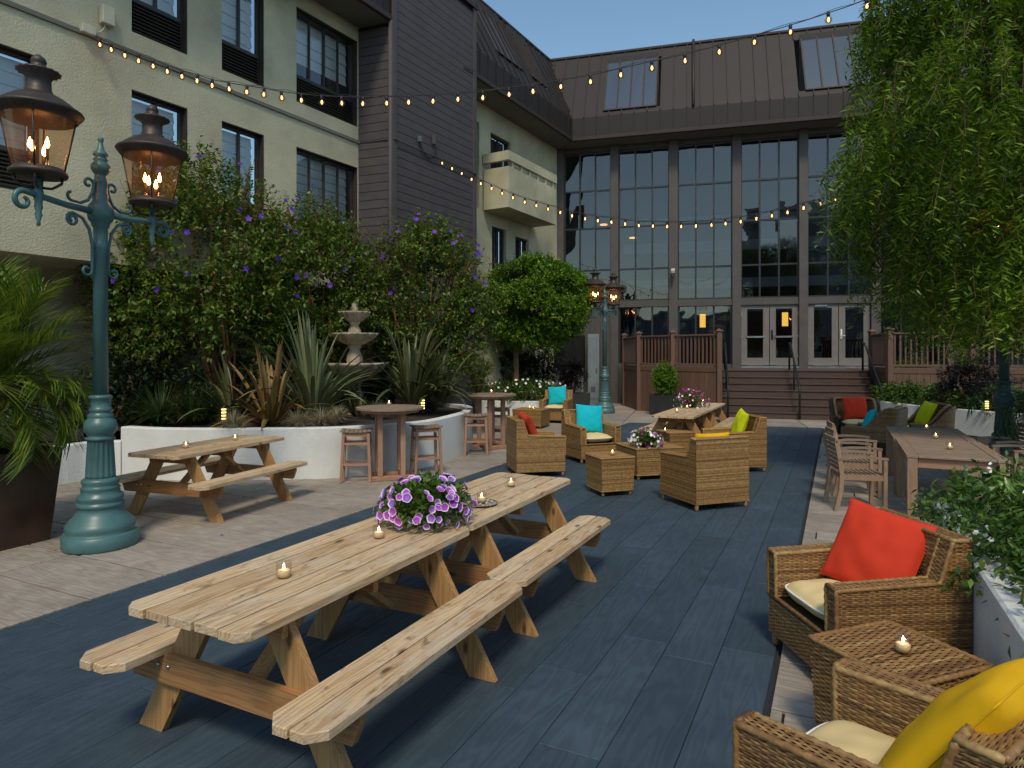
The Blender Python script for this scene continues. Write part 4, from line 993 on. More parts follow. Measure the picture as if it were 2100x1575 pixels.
# ---------------------------------------------------------------- wicker
class Acc:
    def __init__(s): s.v = []; s.q = []; s.n = 0
    def row(s, C, Nn, T, hh):
        """strand: centres C (n,3), outward normals Nn, across vector T, half height"""
        n = len(C); top = C + T * hh - Nn * .0035; bot = C - T * hh - Nn * .0035
        v = np.stack([bot, C, top], 1).reshape(-1, 3); i = np.arange(n - 1) * 3 + s.n
        s.q.append(np.stack([i, i + 3, i + 4, i + 1], 1)); s.q.append(np.stack([i + 1, i + 4, i + 5, i + 2], 1)); s.v.append(v); s.n += 3 * n
    def mesh(s, name, mat): return np_mesh(name, np.concatenate(s.v), np.concatenate(s.q), mat, True)
def weave(acc, P0, eu, ev, nrm, v0, v1, rng, pitch=.0105, stake=.031, A=.0032):
    P0, eu, ev, nrm = (np.array(x, float) for x in (P0, eu, ev, nrm)); eu /= np.linalg.norm(eu); ev /= np.linalg.norm(ev); nrm /= np.linalg.norm(nrm)
    n = max(1, int(round((v1 - v0) / pitch))); p = (v1 - v0) / n
    for j in range(n):
        v = v0 + (j + .5) * p; a, b = rng(v) if callable(rng) else rng
        if b - a < .02: continue
        k = max(2, int((b - a) / (stake / 2))) + 1; u = np.linspace(a, b, k)
        off = A * np.cos(math.pi * u / stake + math.pi * j) + .0045
        C = P0 + u[:, None] * eu + v * ev + off[:, None] * nrm
        acc.row(C, np.tile(nrm, (k, 1)), ev, p * .52)
def braid(mb, pts, r_=.013, seg=.02):
    pts = [Vector(p) for p in pts]; out = []
    for a, b in zip(pts, pts[1:]):
        n = max(1, int((b - a).length / seg)); out += [a + (b - a) * (i / n) for i in range(n)]
    out.append(pts[-1]); mb.tube(out, [r_ * (1.15 if i % 2 else .85) for i in range(len(out))], 6)
WA = {}
def armchair_meshes(key, mat):
    if key in WA: return WA[key]
    core = MB(); prof = [(-.38, .08), (.38, .08), (.38, .60), (-.20, .622), (-.275, .85), (-.38, .85)]
    XZ = lambda y0, y1: Matrix(((1, 0, 0), (0, 0, 1), (0, 1, 0)))
    for s_ in (-1, 1):
        a, b = (s_ * .285, s_ * .376); a, b = min(a, b), max(a, b)
        core.prism([(x * .99, z - .003 if z > .3 else z + .003) for x, z in prof], a, b, Matrix(((1, 0, 0), (0, 0, 1), (0, 1, 0))))
    core.prism([(-.376, .083), (-.20, .083), (-.215, .40), (-.29, .846), (-.376, .846)], -.284, .284, Matrix(((1, 0, 0), (0, 0, 1), (0, 1, 0))))
    core.box((.09, 0, .20), (.57, .566, .24))
    ac = Acc()
    def out_r(z): return (-.38, .38) if z < .60 else ((-.38, -.20 - .075 * (z - .622) / .228) if z > .622 else (-.38, .05))
    for s_ in (-1, 1):
        weave(ac, (0, s_ * .38, 0), (1, 0, 0), (0, 0, 1), (0, s_, 0), .08, .85, out_r)
        weave(ac, (0, s_ * .282, 0), (1, 0, 0), (0, 0, 1), (0, -s_, 0), .33, .85, out_r)
        weave(ac, (.38, s_ * .33, 0), (0, 1, 0), (0, 0, 1), (1, 0, 0), .32, .60, (-.05, .05))
        weave(ac, (.38, s_ * .33, .605), (-1, 0, .0379), (0, 1, 0), (0.03, 0, 1), -.05, .05, (0, .58))
    weave(ac, (-.38, 0, 0), (0, 1, 0), (0, 0, 1), (-1, 0, 0), .08, .85, (-.38, .38))
    weave(ac, (-.203, 0, .33), (0, 1, 0), (-.08, 0, .52), (1, 0, .154), 0, .52, (-.28, .28))
    for s_ in (-1, 1): weave(ac, (-.196, s_ * .332, .626), (0, 1, 0), (-.077, 0, .226), (.95, 0, .31), 0, .236, (-.048, .048))
    weave(ac, (.38, 0, 0), (0, 1, 0), (0, 0, 1), (1, 0, 0), .08, .325, (-.38, .38))
    weave(ac, (0, 0, .85), (0, 1, 0), (1, 0, 0), (0, 0, 1), -.38, -.28, (-.38, .38))
    bd = MB()
    for s_ in (-1, 1):
        for y in (s_ * .38, s_ * .285): braid(bd, [(.38, y, .31), (.385, y, .60), (-.20, y, .625), (-.275, y, .85)])
        braid(bd, [(-.38, s_ * .38, .85), (-.275, s_ * .38, .853), (-.275, s_ * .285, .853)])
    braid(bd, [(-.38, -.38, .852), (-.38, .38, .852)]); braid(bd, [(-.275, -.38, .853), (-.275, .38, .853)]); braid(bd, [(.385, -.38, .605), (.385, -.285, .605)]); braid(bd, [(.385, .38, .605), (.385, .285, .605)])
    braid(bd, [(.384, -.285, .325), (.384, .285, .325)])
    ft = MB(); ft.lathe([(.018, 0), (.024, .02), (.024, .09)], 10)
    WA[key] = dict(core=core.mesh('frame', M['wicker_core']), weave=ac.mesh('weave', mat), braid=bd.mesh('braided_edge', mat), foot=ft.mesh('foot', M['foot']))
    return WA[key]
def armchair(loc, head, label, key='wicker'):
    me = armchair_meshes(key, M[key]); rz = math.atan2(head[1], head[0])
    t = thing('wicker_armchair', label, 'armchair', loc, rz, 'boxy honey wicker armchairs')
    link('frame', me['core'], t); stuff(link('weave', me['weave'], t)); link('braided_edge', me['braid'], t)
    for x in (-.35, .35):
        for y in (-.35, .35): link('foot', me['foot'], t, (x, y, 0))
    return t
def wtable_meshes(key, L, W_, H_, mat):
    if key in WA: return WA[key]
    a, b = L / 2, W_ / 2; tp = .93
    core = MB(); vs = [(sx_ * (a * (tp if z < .2 else 1) - .004), sy_ * (b * (tp if z < .2 else 1) - .004), z) for z in (.07, H_ - .004) for sx_, sy_ in ((-1, -1), (1, -1), (1, 1), (-1, 1))]
    core.add(vs, [(3, 2, 1, 0), (4, 5, 6, 7)] + [(i, (i + 1) % 4, 4 + (i + 1) % 4, 4 + i) for i in range(4)])
    ac = Acc(); hh = H_ - .07
    for s_ in (-1, 1):
        k = a * (1 - tp); weave(ac, (s_ * a * tp, 0, .07), (0, 1, 0), (s_ * k, 0, hh), (s_, 0, -k / hh), 0, hh, lambda v: (-b * (tp + (1 - tp) * v / hh), b * (tp + (1 - tp) * v / hh)))
        k = b * (1 - tp); weave(ac, (0, s_ * b * tp, .07), (1, 0, 0), (0, s_ * k, hh), (0, s_, -k / hh), 0, hh, lambda v: (-a * (tp + (1 - tp) * v / hh), a * (tp + (1 - tp) * v / hh)))
    weave(ac, (0, 0, H_), (1, 0, 0), (0, 1, 0), (0, 0, 1), -b, b, (-a, a), .014, .04)
    bd = MB(); braid(bd, [(-a, -b, H_), (a, -b, H_), (a, b, H_), (-a, b, H_), (-a, -b, H_)]); b2 = MB(); braid(b2, [(-a * tp, -b * tp, .07), (a * tp, -b * tp, .07), (a * tp, b * tp, .07), (-a * tp, b * tp, .07), (-a * tp, -b * tp, .07)], .010)
    ft = MB(); ft.lathe([(.016, 0), (.022, .02), (.022, .08)], 10)
    WA[key] = dict(core=core.mesh('frame', M['wicker_core']), weave=ac.mesh('weave', mat), braid=bd.mesh('braided_edge', mat), low=b2.mesh('braided_edge', mat), foot=ft.mesh('foot', M['foot']), a=a * tp - .03, b=b * tp - .03)
    return WA[key]
def wtable(loc, rz, label, key, L, W_, H_, mat='wicker'):
    me = wtable_meshes(key, L, W_, H_, M[mat]); t = thing('wicker_table', label, 'wicker table', loc, rz, 'wicker tables')
    link('frame', me['core'], t); stuff(link('weave', me['weave'], t)); link('braided_edge', me['braid'], t); link('braided_edge', me['low'], t)
    for sx_ in (-1, 1):
        for sy_ in (-1, 1): link('foot', me['foot'], t, (sx_ * me['a'], sy_ * me['b'], 0))
    return t
def cushion_mesh():
    n = 26; vs = []; fs = []; X, Yh, T = .285, .275, .082
    def pt(u, v, s_):
        r_ = 5.0
        k = (abs(u) ** r_ + abs(v) ** r_) ** (1 / r_); m_ = max(abs(u), abs(v), 1e-6)
        uu, vv = (u * m_ / k, v * m_ / k) if k > 1e-6 else (0, 0)
        e = max(0, 1 - m_ ** 6); 
        return (X * uu, Yh * vv, s_ * T * (.62 * e ** .5 + .38 * (1 - uu * uu) * (1 - vv * vv)) + .012 * s_ * e * noise.noise((uu * 3, vv * 3, 1.7)))
    m_ = MB()
    for s_ in (1, -1):
        vs = [pt(-1 + 2 * i / n, -1 + 2 * j / n, s_) for j in range(n + 1) for i in range(n + 1)]
        q = [(j * (n + 1) + i, j * (n + 1) + i + 1, (j + 1) * (n + 1) + i + 1, (j + 1) * (n + 1) + i) for j in range(n) for i in range(n)]
        m_.add(vs, q if s_ > 0 else [f[::-1] for f in q], True)
    pip = MB(); ring = []
    for k in range(65):
        a = 2 * math.pi * k / 64; c, s2 = math.cos(a), math.sin(a); r_ = (abs(c) ** 5 + abs(s2) ** 5) ** (-1 / 5); ring.append((X * c * r_ * 1.0, Yh * s2 * r_ * 1.0, .012))
    pip.tube(ring, .006, 6, caps=False)
    return m_.mesh('seat_cushion', M['cushion']), pip.mesh('piping', M['piping'])
CUS = []
def chair_xf(loc, head, local):
    a = math.atan2(head[1], head[0]); c, s_ = math.cos(a), math.sin(a)
    return Vector((loc[0] + c * local[0] - s_ * local[1], loc[1] + s_ * local[0] + c * local[1], local[2]))
def seat_cushion(loc, head, label, z=.40):
    if not CUS: CUS.extend(cushion_mesh())
    o = link('seat_cushion', CUS[0], None, chair_xf(loc, head, (.09, 0, z)), (0, R(-1), math.atan2(head[1], head[0]))); tag(o, label, 'cushion', 'cream seat cushions')
    link('piping', CUS[1], o)
PIL = {}
def pillow_mesh(seed, S=.25, T=.085):
    n = 30; m_ = MB()
    for s_ in (1, -1):
        vs = []
        for j in range(n + 1):
            for i in range(n + 1):
                u, v = -1 + 2 * i / n, -1 + 2 * j / n
                pin = 1 - .05 * (1 - v * v) * abs(u) ** 3; pinv = 1 - .05 * (1 - u * u) * abs(v) ** 3
                e = max(0, (1 - u ** 4)) * max(0, (1 - v ** 4)); t = T * (max(0, (1 - u * u) * (1 - v * v)) ** .42)
                wr = .016 * e * noise.noise((u * 2.2 + seed, v * 2.2, s_ * 3)) + .012 * e * math.sin(7 * (u + v * .6) + seed + 3 * noise.noise((u, v, seed))) * (abs(u * v))
                vs.append((u * S * pin, v * S * pinv, s_ * (t + wr)))
        q = [(j * (n + 1) + i, j * (n + 1) + i + 1, (j + 1) * (n + 1) + i + 1, (j + 1) * (n + 1) + i) for j in range(n) for i in range(n)]
        m_.add(vs, q if s_ > 0 else [f[::-1] for f in q], True)
    return m_
def pillow(loc, head, label, color, seed, local=(-.10, 0, .66), lean=22, roll=0, yaw=0, S=.25, cat='pillow'):
    mesh = pillow_mesh(seed, S, .085 * S / .25).mesh('throw_pillow', M['pil_' + color])
    a = math.atan2(head[1], head[0]) + R(yaw)
    # pillow plane normal (local z) -> forward/up; pillow y -> up
    fwd = Vector((math.cos(a), math.sin(a), 0)); up = Vector((0, 0, 1)); lr = R(lean)
    z_ = (fwd * math.cos(lr) + up * math.sin(lr)).normalized(); y_ = (up * math.cos(lr) - fwd * math.sin(lr)).normalized()
    x_ = y_.cross(z_); Mx = Matrix((x_, y_, z_)).transposed() @ Matrix.Rotation(R(roll), 3, 'Z')
    o = link('throw_pillow', mesh, None, chair_xf(loc, head, local), Mx.to_euler()); tag(o, label, cat)
    ring = []; n = 24
    for sd in range(4):
        for i in range(n):
            w_ = -1 + 2 * i / n; u, v = ((w_, -1), (1, w_), (-w_, 1), (-1, -w_))[sd]
            ring.append((u * S * (1 - .05 * (1 - v * v) * abs(u) ** 3), v * S * (1 - .05 * (1 - u * u) * abs(v) ** 3), 0))
    sm_ = MB(); sm_.tube(ring + ring[:1], .0028, 5, False); sm_.build('seam', M['pil_' + color], o)
    return o
CH = {
 'c1': (Vector((.36, 10.30, 0)), (.97, .20)), 'c2': (Vector((1.38, 11.60, 0)), (.36, -.93)), 'c3': (Vector((2.39, 8.22, 0)), (-.34, .94)),
 'c4': (Vector((3.60, 10.72, 0)), (-.99, -.10)), 'c5': (Vector((1.22, 18.05, 0)), (-.30, -.95)), 'c9': (Vector((2.07, 3.90, 0)), (-.996, -.085)), 'c10': (Vector((1.30, 2.165, 0)), (-.60, .80))}
armchair(*CH['c1'], 'honey wicker armchair with coral pillow, back to the bar stools')
armchair(*CH['c2'], 'honey wicker armchair with turquoise pillow facing the low wicker tables')
armchair(*CH['c3'], 'honey wicker armchair turned away, gold pillow peeking over its back')
armchair(*CH['c4'], 'honey wicker armchair with lime yellow pillow')
armchair(*CH['c5'], 'farthest honey wicker armchair with turquoise pillow by the lamp post')
armchair(*CH['c9'], 'wicker armchair with big red pillow beside the jasmine planter', 'wicker_near')
armchair(*CH['c10'], 'nearest wicker armchair, cut by the frame, holding a golden pillow', 'wicker_near')
for k, lb in (('c1', 'cream seat cushion under the coral pillow'), ('c2', 'cream seat cushion in the turquoise pillow armchair by the low tables'), ('c4', 'cream seat cushion under the lime yellow pillow'), ('c3', 'cream seat cushion in the turned away armchair'), ('c5', 'cream seat cushion in the farthest turquoise pillow armchair'), ('c9', 'cream seat cushion with white piping under the red pillow'), ('c10', 'cream seat cushion in the nearest armchair under the golden pillow')):
    seat_cushion(*CH[k], lb)
pillow(*CH['c1'], 'coral red pillow in the armchair near the bar stools', 'coral', 1, (-.10, .02, .70), 20, 8, 6)
pillow(*CH['c2'], 'turquoise pillow on armchair behind the low wicker table', 'cyan', 2, (-.09, .03, .71), 16, -5, -6)
pillow(*CH['c3'], 'gold pillow peeking over the turned away armchair', 'gold', 3, (-.11, 0, .66), 18, 0, 0)
pillow(*CH['c4'], 'lime yellow pillow in the armchair near the stairs table', 'lime', 4, (-.10, .02, .70), 18, -8, -10)
pillow(*CH['c5'], 'turquoise pillow in the farthest armchair', 'cyan', 5, (-.09, .0, .72), 16, 4, 4)
pillow(*CH['c9'], 'big red pillow leaning in armchair by the jasmine planter', 'red', 6, (-.11, -.03, .68), 26, -9, 30, .258)
pillow(*CH['c10'], 'golden yellow pillow in the foreground corner', 'gold', 7, (-.15, .02, .665), 34, 6, 0, .31)
wtable(Vector((1.31, 8.83, 0)), R(18.5), 'square wicker side table with one candle, between the honey armchairs', 'side', .49, .49, .50)
wtable(Vector((2.10, 10.08, 0)), R(16), 'large wicker coffee table bearing white and magenta flowers', 'coffee', .78, .70, .46)
wtable(Vector((2.87, 11.55, 0)), R(14), 'square wicker side table behind the flower bowl table', 'side', .49, .49, .50)
wtable(Vector((.50, 16.75, 0)), R(-22), 'wicker coffee table in front of the farthest turquoise armchair', 'coffee', .78, .70, .46)
wtable(Vector((1.755, 3.0, 0)), R(21), 'wicker side table with candle between the two nearest armchairs', 'side_near', .51, .51, .505, 'wicker_near')

# dark curved armchairs
def curved_meshes():
    if 'curved' in WA: return WA['curved']
    hw, dp, rc = .40, .42, .20
    # plan path: right front -> back -> left front
    path = [(.38, -hw)] + [(-dp + rc - rc * math.sin(R(a)), -hw + rc - rc * math.cos(R(a))) for a in range(0, 91, 15)] + [(-dp + rc - rc * math.cos(R(a)), hw - rc + rc * math.sin(R(a))) for a in range(0, 91, 15)] + [(.38, hw)]
    path = np.array(path); d = np.r_[0, np.cumsum(np.linalg.norm(np.diff(path, axis=0), axis=1))]; L = d[-1]
    def P(s_, z):
        x = np.interp(s_, d, path[:, 0]); y = np.interp(s_, d, path[:, 1]); fl = 1 + .13 * max(0, z - .2)
        return x * (1 + .10 * max(0, z - .3) * (x < 0)), y * fl
    def top(s_):
        x = np.interp(s_, d, path[:, 0]); t = np.clip((.06 - x) / .42, 0, 1); t = t * t * (3 - 2 * t); return .52 + .36 * t
    ac = Acc(); core = MB(); pitch = .0125; z = .10; j = 0
    ss = np.linspace(0, L, 130); tt = top(ss)
    while z < .90:
        ok = tt > z; idx = np.where(ok)[0]
        for run in np.split(idx, np.where(np.diff(idx) > 1)[0] + 1):
            if len(run) < 3: continue
            for off, sg in ((.0, 1), (-.07, -1)):
                xs, ys = P(ss[run], z); c = np.stack([xs, ys, np.full(len(run), z)], 1)
                tg = np.gradient(c, axis=0); tg /= np.linalg.norm(tg, axis=1)[:, None]; nr = np.stack([-tg[:, 1], tg[:, 0], np.zeros(len(run))], 1) * -1
                if sg < 0 and z < .3: continue
                cc = c + nr * (off + sg * .004 + sg * .003 * np.cos(math.pi * (run + j))[:, None]); ac.row(cc, nr * sg, np.array([0, 0, 1.]), pitch * .52)
        z += pitch; j += 1
    # core shell + rim
    vs = []; n = 60; sc_ = np.linspace(0, L, n)
    for s_ in sc_:
        h_ = float(top(s_)) - .008
        for off in (-.004, -.066):
            for z_ in (.10, h_):
                x, y = P(s_, z_); x2, y2 = P(min(s_ + .01, L), z_); x1, y1 = P(max(s_ - .01, 0), z_); tx, ty = x2 - x1, y2 - y1; l_ = math.hypot(tx, ty); vs.append((x + ty / l_ * off, y - tx / l_ * off, z_))
    fs = []
    for i in range(n - 1):
        a, b = i * 4, (i + 1) * 4; fs += [(a, b, b + 1, a + 1), (a + 2, a + 3, b + 3, b + 2), (a + 1, b + 1, b + 3, a + 3)]
    fs += [(0, 1, 3, 2), ((n - 1) * 4, (n - 1) * 4 + 2, (n - 1) * 4 + 3, (n - 1) * 4 + 1)]
    core.add(vs, fs); core.box((.02, 0, .22), (.68, .66, .22))
    weave(ac, (.362, 0, 0), (0, 1, 0), (0, 0, 1), (1, 0, 0), .10, .335, (-.36, .36))
    rim = MB(); pr_ = []
    for s_ in np.linspace(0, L, 70):
        h_ = float(top(s_)); x, y = P(s_, h_); pr_.append((x * .95, y * .92, h_))
    rim.tube(pr_, [.030 if i % 2 else .034 for i in range(len(pr_))], 7)
    ft = MB(); ft.lathe([(.018, 0), (.024, .02), (.024, .12)], 10)
    WA['curved'] = dict(core=core.mesh('frame', M['wicker_core']), weave=ac.mesh('weave', M['wicker_dark']), rim=rim.mesh('rolled_rim', M['wicker_dark']), foot=ft.mesh('foot', M['foot']))
    return WA['curved']
def curved_chair(loc, head, label):
    me = curved_meshes(); t = thing('tub_chair', label, 'armchair', loc, math.atan2(head[1], head[0]), 'dark wicker tub chairs')
    link('frame', me['core'], t); stuff(link('weave', me['weave'], t)); link('rolled_rim', me['rim'], t)
    for x in (-.28, .30):
        for y in (-.3, .3): link('foot', me['foot'], t, (x, y, 0))
CU = {'c6': (Vector((7.40, 14.15, 0)), (-.30, -.95)), 'c7': (Vector((6.66, 12.15, 0)), (-.72, .69)), 'c8': (Vector((7.95, 12.85, 0)), (-.97, .10))}
curved_chair(*CU['c6'], 'dark wicker tub chair with red pillow at the foot of the stairs')
curved_chair(*CU['c7'], 'dark wicker tub chair seen from behind, turquoise pillow corner showing')
curved_chair(*CU['c8'], 'dark wicker tub chair with lime pillow by the white planter')
for k, lb in (('c6', 'cream seat cushion under the far red pillow'), ('c7', 'cream seat cushion beside the turquoise pillow corner'), ('c8', 'cream seat cushion under the lime pillow')): seat_cushion(*CU[k], lb, .385)
pillow(*CU['c6'], 'red pillow in the dark tub chair at the stairs', 'red', 8, (-.14, 0, .70), 18, 3, 0, .24)
pillow(*CU['c7'], 'turquoise pillow in the dark tub chair turned away', 'cyan', 9, (.04, .08, .64), 22, 8, 24, .22)
pillow(*CU['c8'], 'lime pillow in the dark tub chair by the white planter', 'lime', 10, (-.12, 0, .70), 24, -4, 0, .24)
# ================================================================ LAMP POSTS
def spiral(c, r0, r1, a0, a1, n, ax=(1, 0, 0), az=(0, 0, 1)):
    ax, az, c = Vector(ax), Vector(az), Vector(c)
    return [c + ax * ((r0 + (r1 - r0) * i / n) * math.cos(a0 + (a1 - a0) * i / n)) + az * ((r0 + (r1 - r0) * i / n) * math.sin(a0 + (a1 - a0) * i / n)) for i in range(n + 1)]
def make_lamp(loc, rz, label):
    t = thing('lamp_post', label, 'lamp post', loc, rz, 'teal twin lantern lamp posts')
    b = MB(); b.lathe([(.315, 0), (.325, .02), (.325, .13), (.30, .145), (.285, .15), (.30, .18), (.298, .225), (.27, .25), (.262, .265), (.225, .30), (.20, .345), (.192, .385), (.205, .395), (.205, .42), (.188, .43), (.185, .44), (.20, .465), (.198, .495), (.17, .51), (.165, .555), (.172, .565), (.155, .585), (.15, .60), (.165, .625), (.158, .65), (.13, .665)], 40); b.build('base', M['teal'], t)
    f = MB(); f.lathe([(.128, .66), (.13, .69), (.112, 1.02), (.115, 1.035)], 144, scal=lambda i, a: 1 - (.11 * (.5 + .5 * math.cos(a * 16)) if 0 < i < 3 else 0)); f.build('fluted_shaft', M['teal'], t)
    b = MB(); b.lathe([(.125, 1.03), (.13, 1.05), (.105, 1.065), (.118, 1.085), (.142, 1.12), (.145, 1.17), (.13, 1.22), (.11, 1.235), (.108, 1.25), (.115, 1.27), (.095, 1.285), (.092, 1.30), (.105, 1.315), (.098, 1.335), (.09, 1.345), (.088, 1.42), (.105, 1.435), (.10, 1.455), (.066, 1.465)], 32); b.build('collar', M['teal'], t)
    b = MB(); b.lathe([(.066, 1.46), (.062, 2.86), (.068, 2.88), (.068, 2.93), (.06, 2.945), (.062, 3.08), (.075, 3.10), (.08, 3.13), (.105, 3.16), (.115, 3.21), (.115, 3.26), (.10, 3.30), (.08, 3.33), (.07, 3.345), (.072, 3.40), (.062, 3.42), (.058, 3.52), (.065, 3.54), (.052, 3.56), (.05, 3.60), (.062, 3.615), (.083, 3.65), (.083, 3.69), (.06, 3.72), (.05, 3.73), (.066, 3.745), (.05, 3.765), (.045, 3.775), (.068, 3.79), (.062, 3.81), (.035, 3.84), (.022, 3.90), (.018, 3.915), (.028, 3.935), (.026, 3.96), (.0, 3.975)], 28); b.build('pole', M['teal'], t)
    for s_ in (1, -1):
        ax = (s_, 0, 0)
        a = MB(); a.tube([(s_ * .09, 0, 3.23), (s_ * .35, 0, 3.235), (s_ * .60, 0, 3.26), (s_ * .74, 0, 3.275)] + spiral((s_ * .745, 0, 3.19), .085, .03, R(85), R(-250), 16, ax), [.032, .03, .028, .026] + [.026 - .0006 * i for i in range(17)], 8); a.build('arm', M['teal'], t)
        a = MB(); a.tube(spiral((s_ * .30, 0, 3.345), .02, .062, R(90 + 340), R(270 - 20), 14, ax) + [(s_ * .21, 0, 3.285), (s_ * .13, 0, 3.33), (s_ * .085, 0, 3.42)] + spiral((s_ * .13, 0, 3.49), .055, .02, R(190), R(-140), 12, ax), .014, 6); a.build('scroll', M['teal'], t)
        a = MB(); a.tube(spiral((s_ * .29, 0, 3.115), .02, .062, R(-90 - 340), R(90), 16, ax) + [(s_ * .19, 0, 3.145), (s_ * .12, 0, 3.05), (s_ * .088, 0, 2.90), (s_ * .088, 0, 2.74)] + spiral((s_ * .145, 0, 2.66), .058, .02, R(170), R(520), 14, ax), .015, 6); a.build('scroll', M['teal'], t)
        c = (s_ * .61, 0, 0); cv = Vector(c)
        a = MB(); a.lathe([(0, 2.99), (.018, 3.0), (.014, 3.03), (.03, 3.09), (.022, 3.12), (.035, 3.16), (.03, 3.20), (.04, 3.24), (.04, 3.30), (.03, 3.32), (.028, 3.44)], 14, c); a.build('drop_finial', M['teal'], t)
        l = MB(); l.lathe([(.10, 3.425), (.215, 3.435), (.225, 3.455), (.215, 3.475), (.195, 3.48), (.192, 3.50)], 24, c)
        for k in range(4):
            q = R(45 + 90 * k); dx, dy = math.cos(q), math.sin(q)
            l.tube([cv + Vector((.03 * dx, .03 * dy, 3.33)), cv + Vector((.10 * dx, .10 * dy, 3.33)), cv + Vector((.17 * dx, .17 * dy, 3.38)), cv + Vector((.18 * dx, .18 * dy, 3.43))], .012, 6)
            l.tube([cv + Vector((.193 * dx, .193 * dy, 3.49)), cv + Vector((.282 * dx, .282 * dy, 3.96))], .008, 6)
        lo = l.build('lantern', M['bronze'], t)
        gl = MB(); gl.lathe([(.19, 3.49), (.28, 3.955)], 32, c); gl.f = gl.f[:32]; gl.sm = gl.sm[:32]; gl.build('glass', M['lglass'], lo)
        rf = MB(); rf.lathe([(.278, 3.93), (.30, 3.945), (.315, 3.965), (.335, 3.99), (.345, 4.005), (.335, 4.02), (.31, 4.03), (.26, 4.075), (.19, 4.125), (.125, 4.155), (.105, 4.165), (.11, 4.18), (.098, 4.19), (.095, 4.29), (.105, 4.30), (.10, 4.315), (.165, 4.345), (.16, 4.36), (.10, 4.375), (.06, 4.39), (.055, 4.43), (.062, 4.44), (.05, 4.475), (.02, 4.50), (0, 4.505)], 32, c, scal=lambda i, a: 1 + (.05 * math.cos(a * 16) if i in (16, 17) else 0)); rf.build('roof', M['bronze'], lo)
        for k in range(4):
            q = R(20 + 90 * k); x, y, dz = .075 * math.cos(q), .075 * math.sin(q), .05 * (k % 2)
            cd = MB(); cd.tube([cv + Vector((0, 0, 3.46)), cv + Vector((x, y, 3.50)), cv + Vector((x, y, 3.54 + dz))], .006, 5); cd.lathe([(.013, 3.53 + dz), (.013, 3.63 + dz)], 8, (c[0] + x, y, 0)); cd.build('candle_arm', M['bronze'], lo)
            fl = MB(); fl.lathe([(.007, 3.63 + dz), (.019, 3.655 + dz), (.015, 3.69 + dz), (0, 3.735 + dz)], 8, (c[0] + x, y, 0)); fl.build('flame_bulb', M['lflame'], lo)
    return t
lamp = make_lamp((-4.0, 6.4, 0), math.atan2(.58, .185), 'tall teal lamp post with two lit lanterns in the left foreground')
dup(lamp, ((1240 - CX) / F * 20.8, 20.8, 0), math.atan2(.50, .36), 'teal twin lantern lamp post beside the wooden deck')
dup(lamp, (7.48, 10.0, 0), math.atan2(.4, .5), 'teal lamp post half hidden by the palm at right')

# ================================================================ STRING LIGHTS
BU = {}
def string_lights(label, px, P0, P1, ext0, ext1):
    if not BU:
        m_ = MB(); m_.lathe([(.018, .052), (.024, .040), (.042, .018), (.047, 0), (.042, -.022), (.026, -.040), (0, -.047)], 14); BU['b'] = m_.mesh('bulb', M['bulbglass'])
        m_ = MB(); m_.lathe([(.005, .03), (.014, .012), (.016, -.005), (.009, -.022), (0, -.028)], 8); BU['f'] = m_.mesh('filament', M['filament'])
        m_ = MB(); m_.lathe([(.020, .048), (.023, .055), (.023, .085), (.016, .105), (0, .108)], 10); BU['s'] = m_.mesh('socket', M['cable'])
    t = thing('string_lights', label, 'string lights', P0)
    d = (V2(P1) - V2(P0)); pts = []
    for x, y in px:
        k = (x - CX) / F; s_ = (k * P0.y - P0.x) / (d.x - k * d.y); Yv = P0.y + s_ * d.y; p = at(x, y, Yv); pts.append(p)
    cab = [ext0] + [p + Vector((0, 0, .10)) for p in pts] + ext1
    path = catmull(cab, 4)
    m_ = MB(); m_.tube([p - P0 for p in path], .007, 5); m_.build('cable', M['cable'], t)
    m_ = MB(); q = random.Random(4); m_.tube([p - P0 + Vector((.015, 0, .022 + .012 * math.sin(i * 1.1))) for i, p in enumerate(path)], .004, 4); m_.build('support_wire', M['cable'], t)
    for p in pts:
        o = link('bulb', BU['b'], t, p - P0, (q.uniform(-.1, .1), q.uniform(-.1, .1), 0)); o.scale = (1.05, 1.05, 1.05); link('filament', BU['f'], o); link('socket', BU['s'], o)
SA = [(205, 92), (228, 102), (256, 114), (284, 125), (314, 136), (343, 147), (373, 157), (404, 166), (435, 176), (470, 183), (506, 189), (541, 194), (578, 201), (618, 206), (660, 210), (701, 212), (744, 213), (793, 212), (838, 210), (888, 208), (939, 204), (990, 201), (1044, 194), (1093, 188), (1150, 178), (1211, 168), (1273, 154), (1337, 140), (1405, 125), (1475, 107), (1547, 87), (1621, 66), (1699, 41), (1778, 13)]
SBp = [(907, 335), (927, 346), (947, 356), (967, 368), (986, 377), (1008, 387), (1030, 397), (1052, 406), (1076, 415), (1100, 422), (1124, 429), (1149, 436), (1173, 443), (1200, 449), (1226, 453), (1254, 456), (1282, 460), (1310, 463), (1339, 464), (1368, 465), (1397, 465), (1427, 464), (1459, 462), (1488, 459), (1519, 455), (1551, 449), (1583, 443), (1615, 436), (1648, 427), (1682, 419), (1714, 409), (1747, 395), (1778, 377)]
wp = WNG.pt(WNG.sx(188), -.10); w0 = at(188, 70, wp.y)
string_lights('near string of round bulbs swooping across the whole courtyard', SA, w0, Vector((5.33, 9.0, 6.83)), w0, [Vector((6.2, 8.9, 7.25)), Vector((7.4, 8.8, 7.9))])
tp_ = WNG.pt(WNG.sx(885, TY - .08), TY - .08); t0 = at(885, 322, tp_.y)
string_lights('farther string of round bulbs hung from the siding tower before the glass', SBp, t0, Vector((6.67, 12.0, 5.0)), t0, [Vector((7.4, 11.3, 5.6)), Vector((8.0, 10.6, 6.2))])
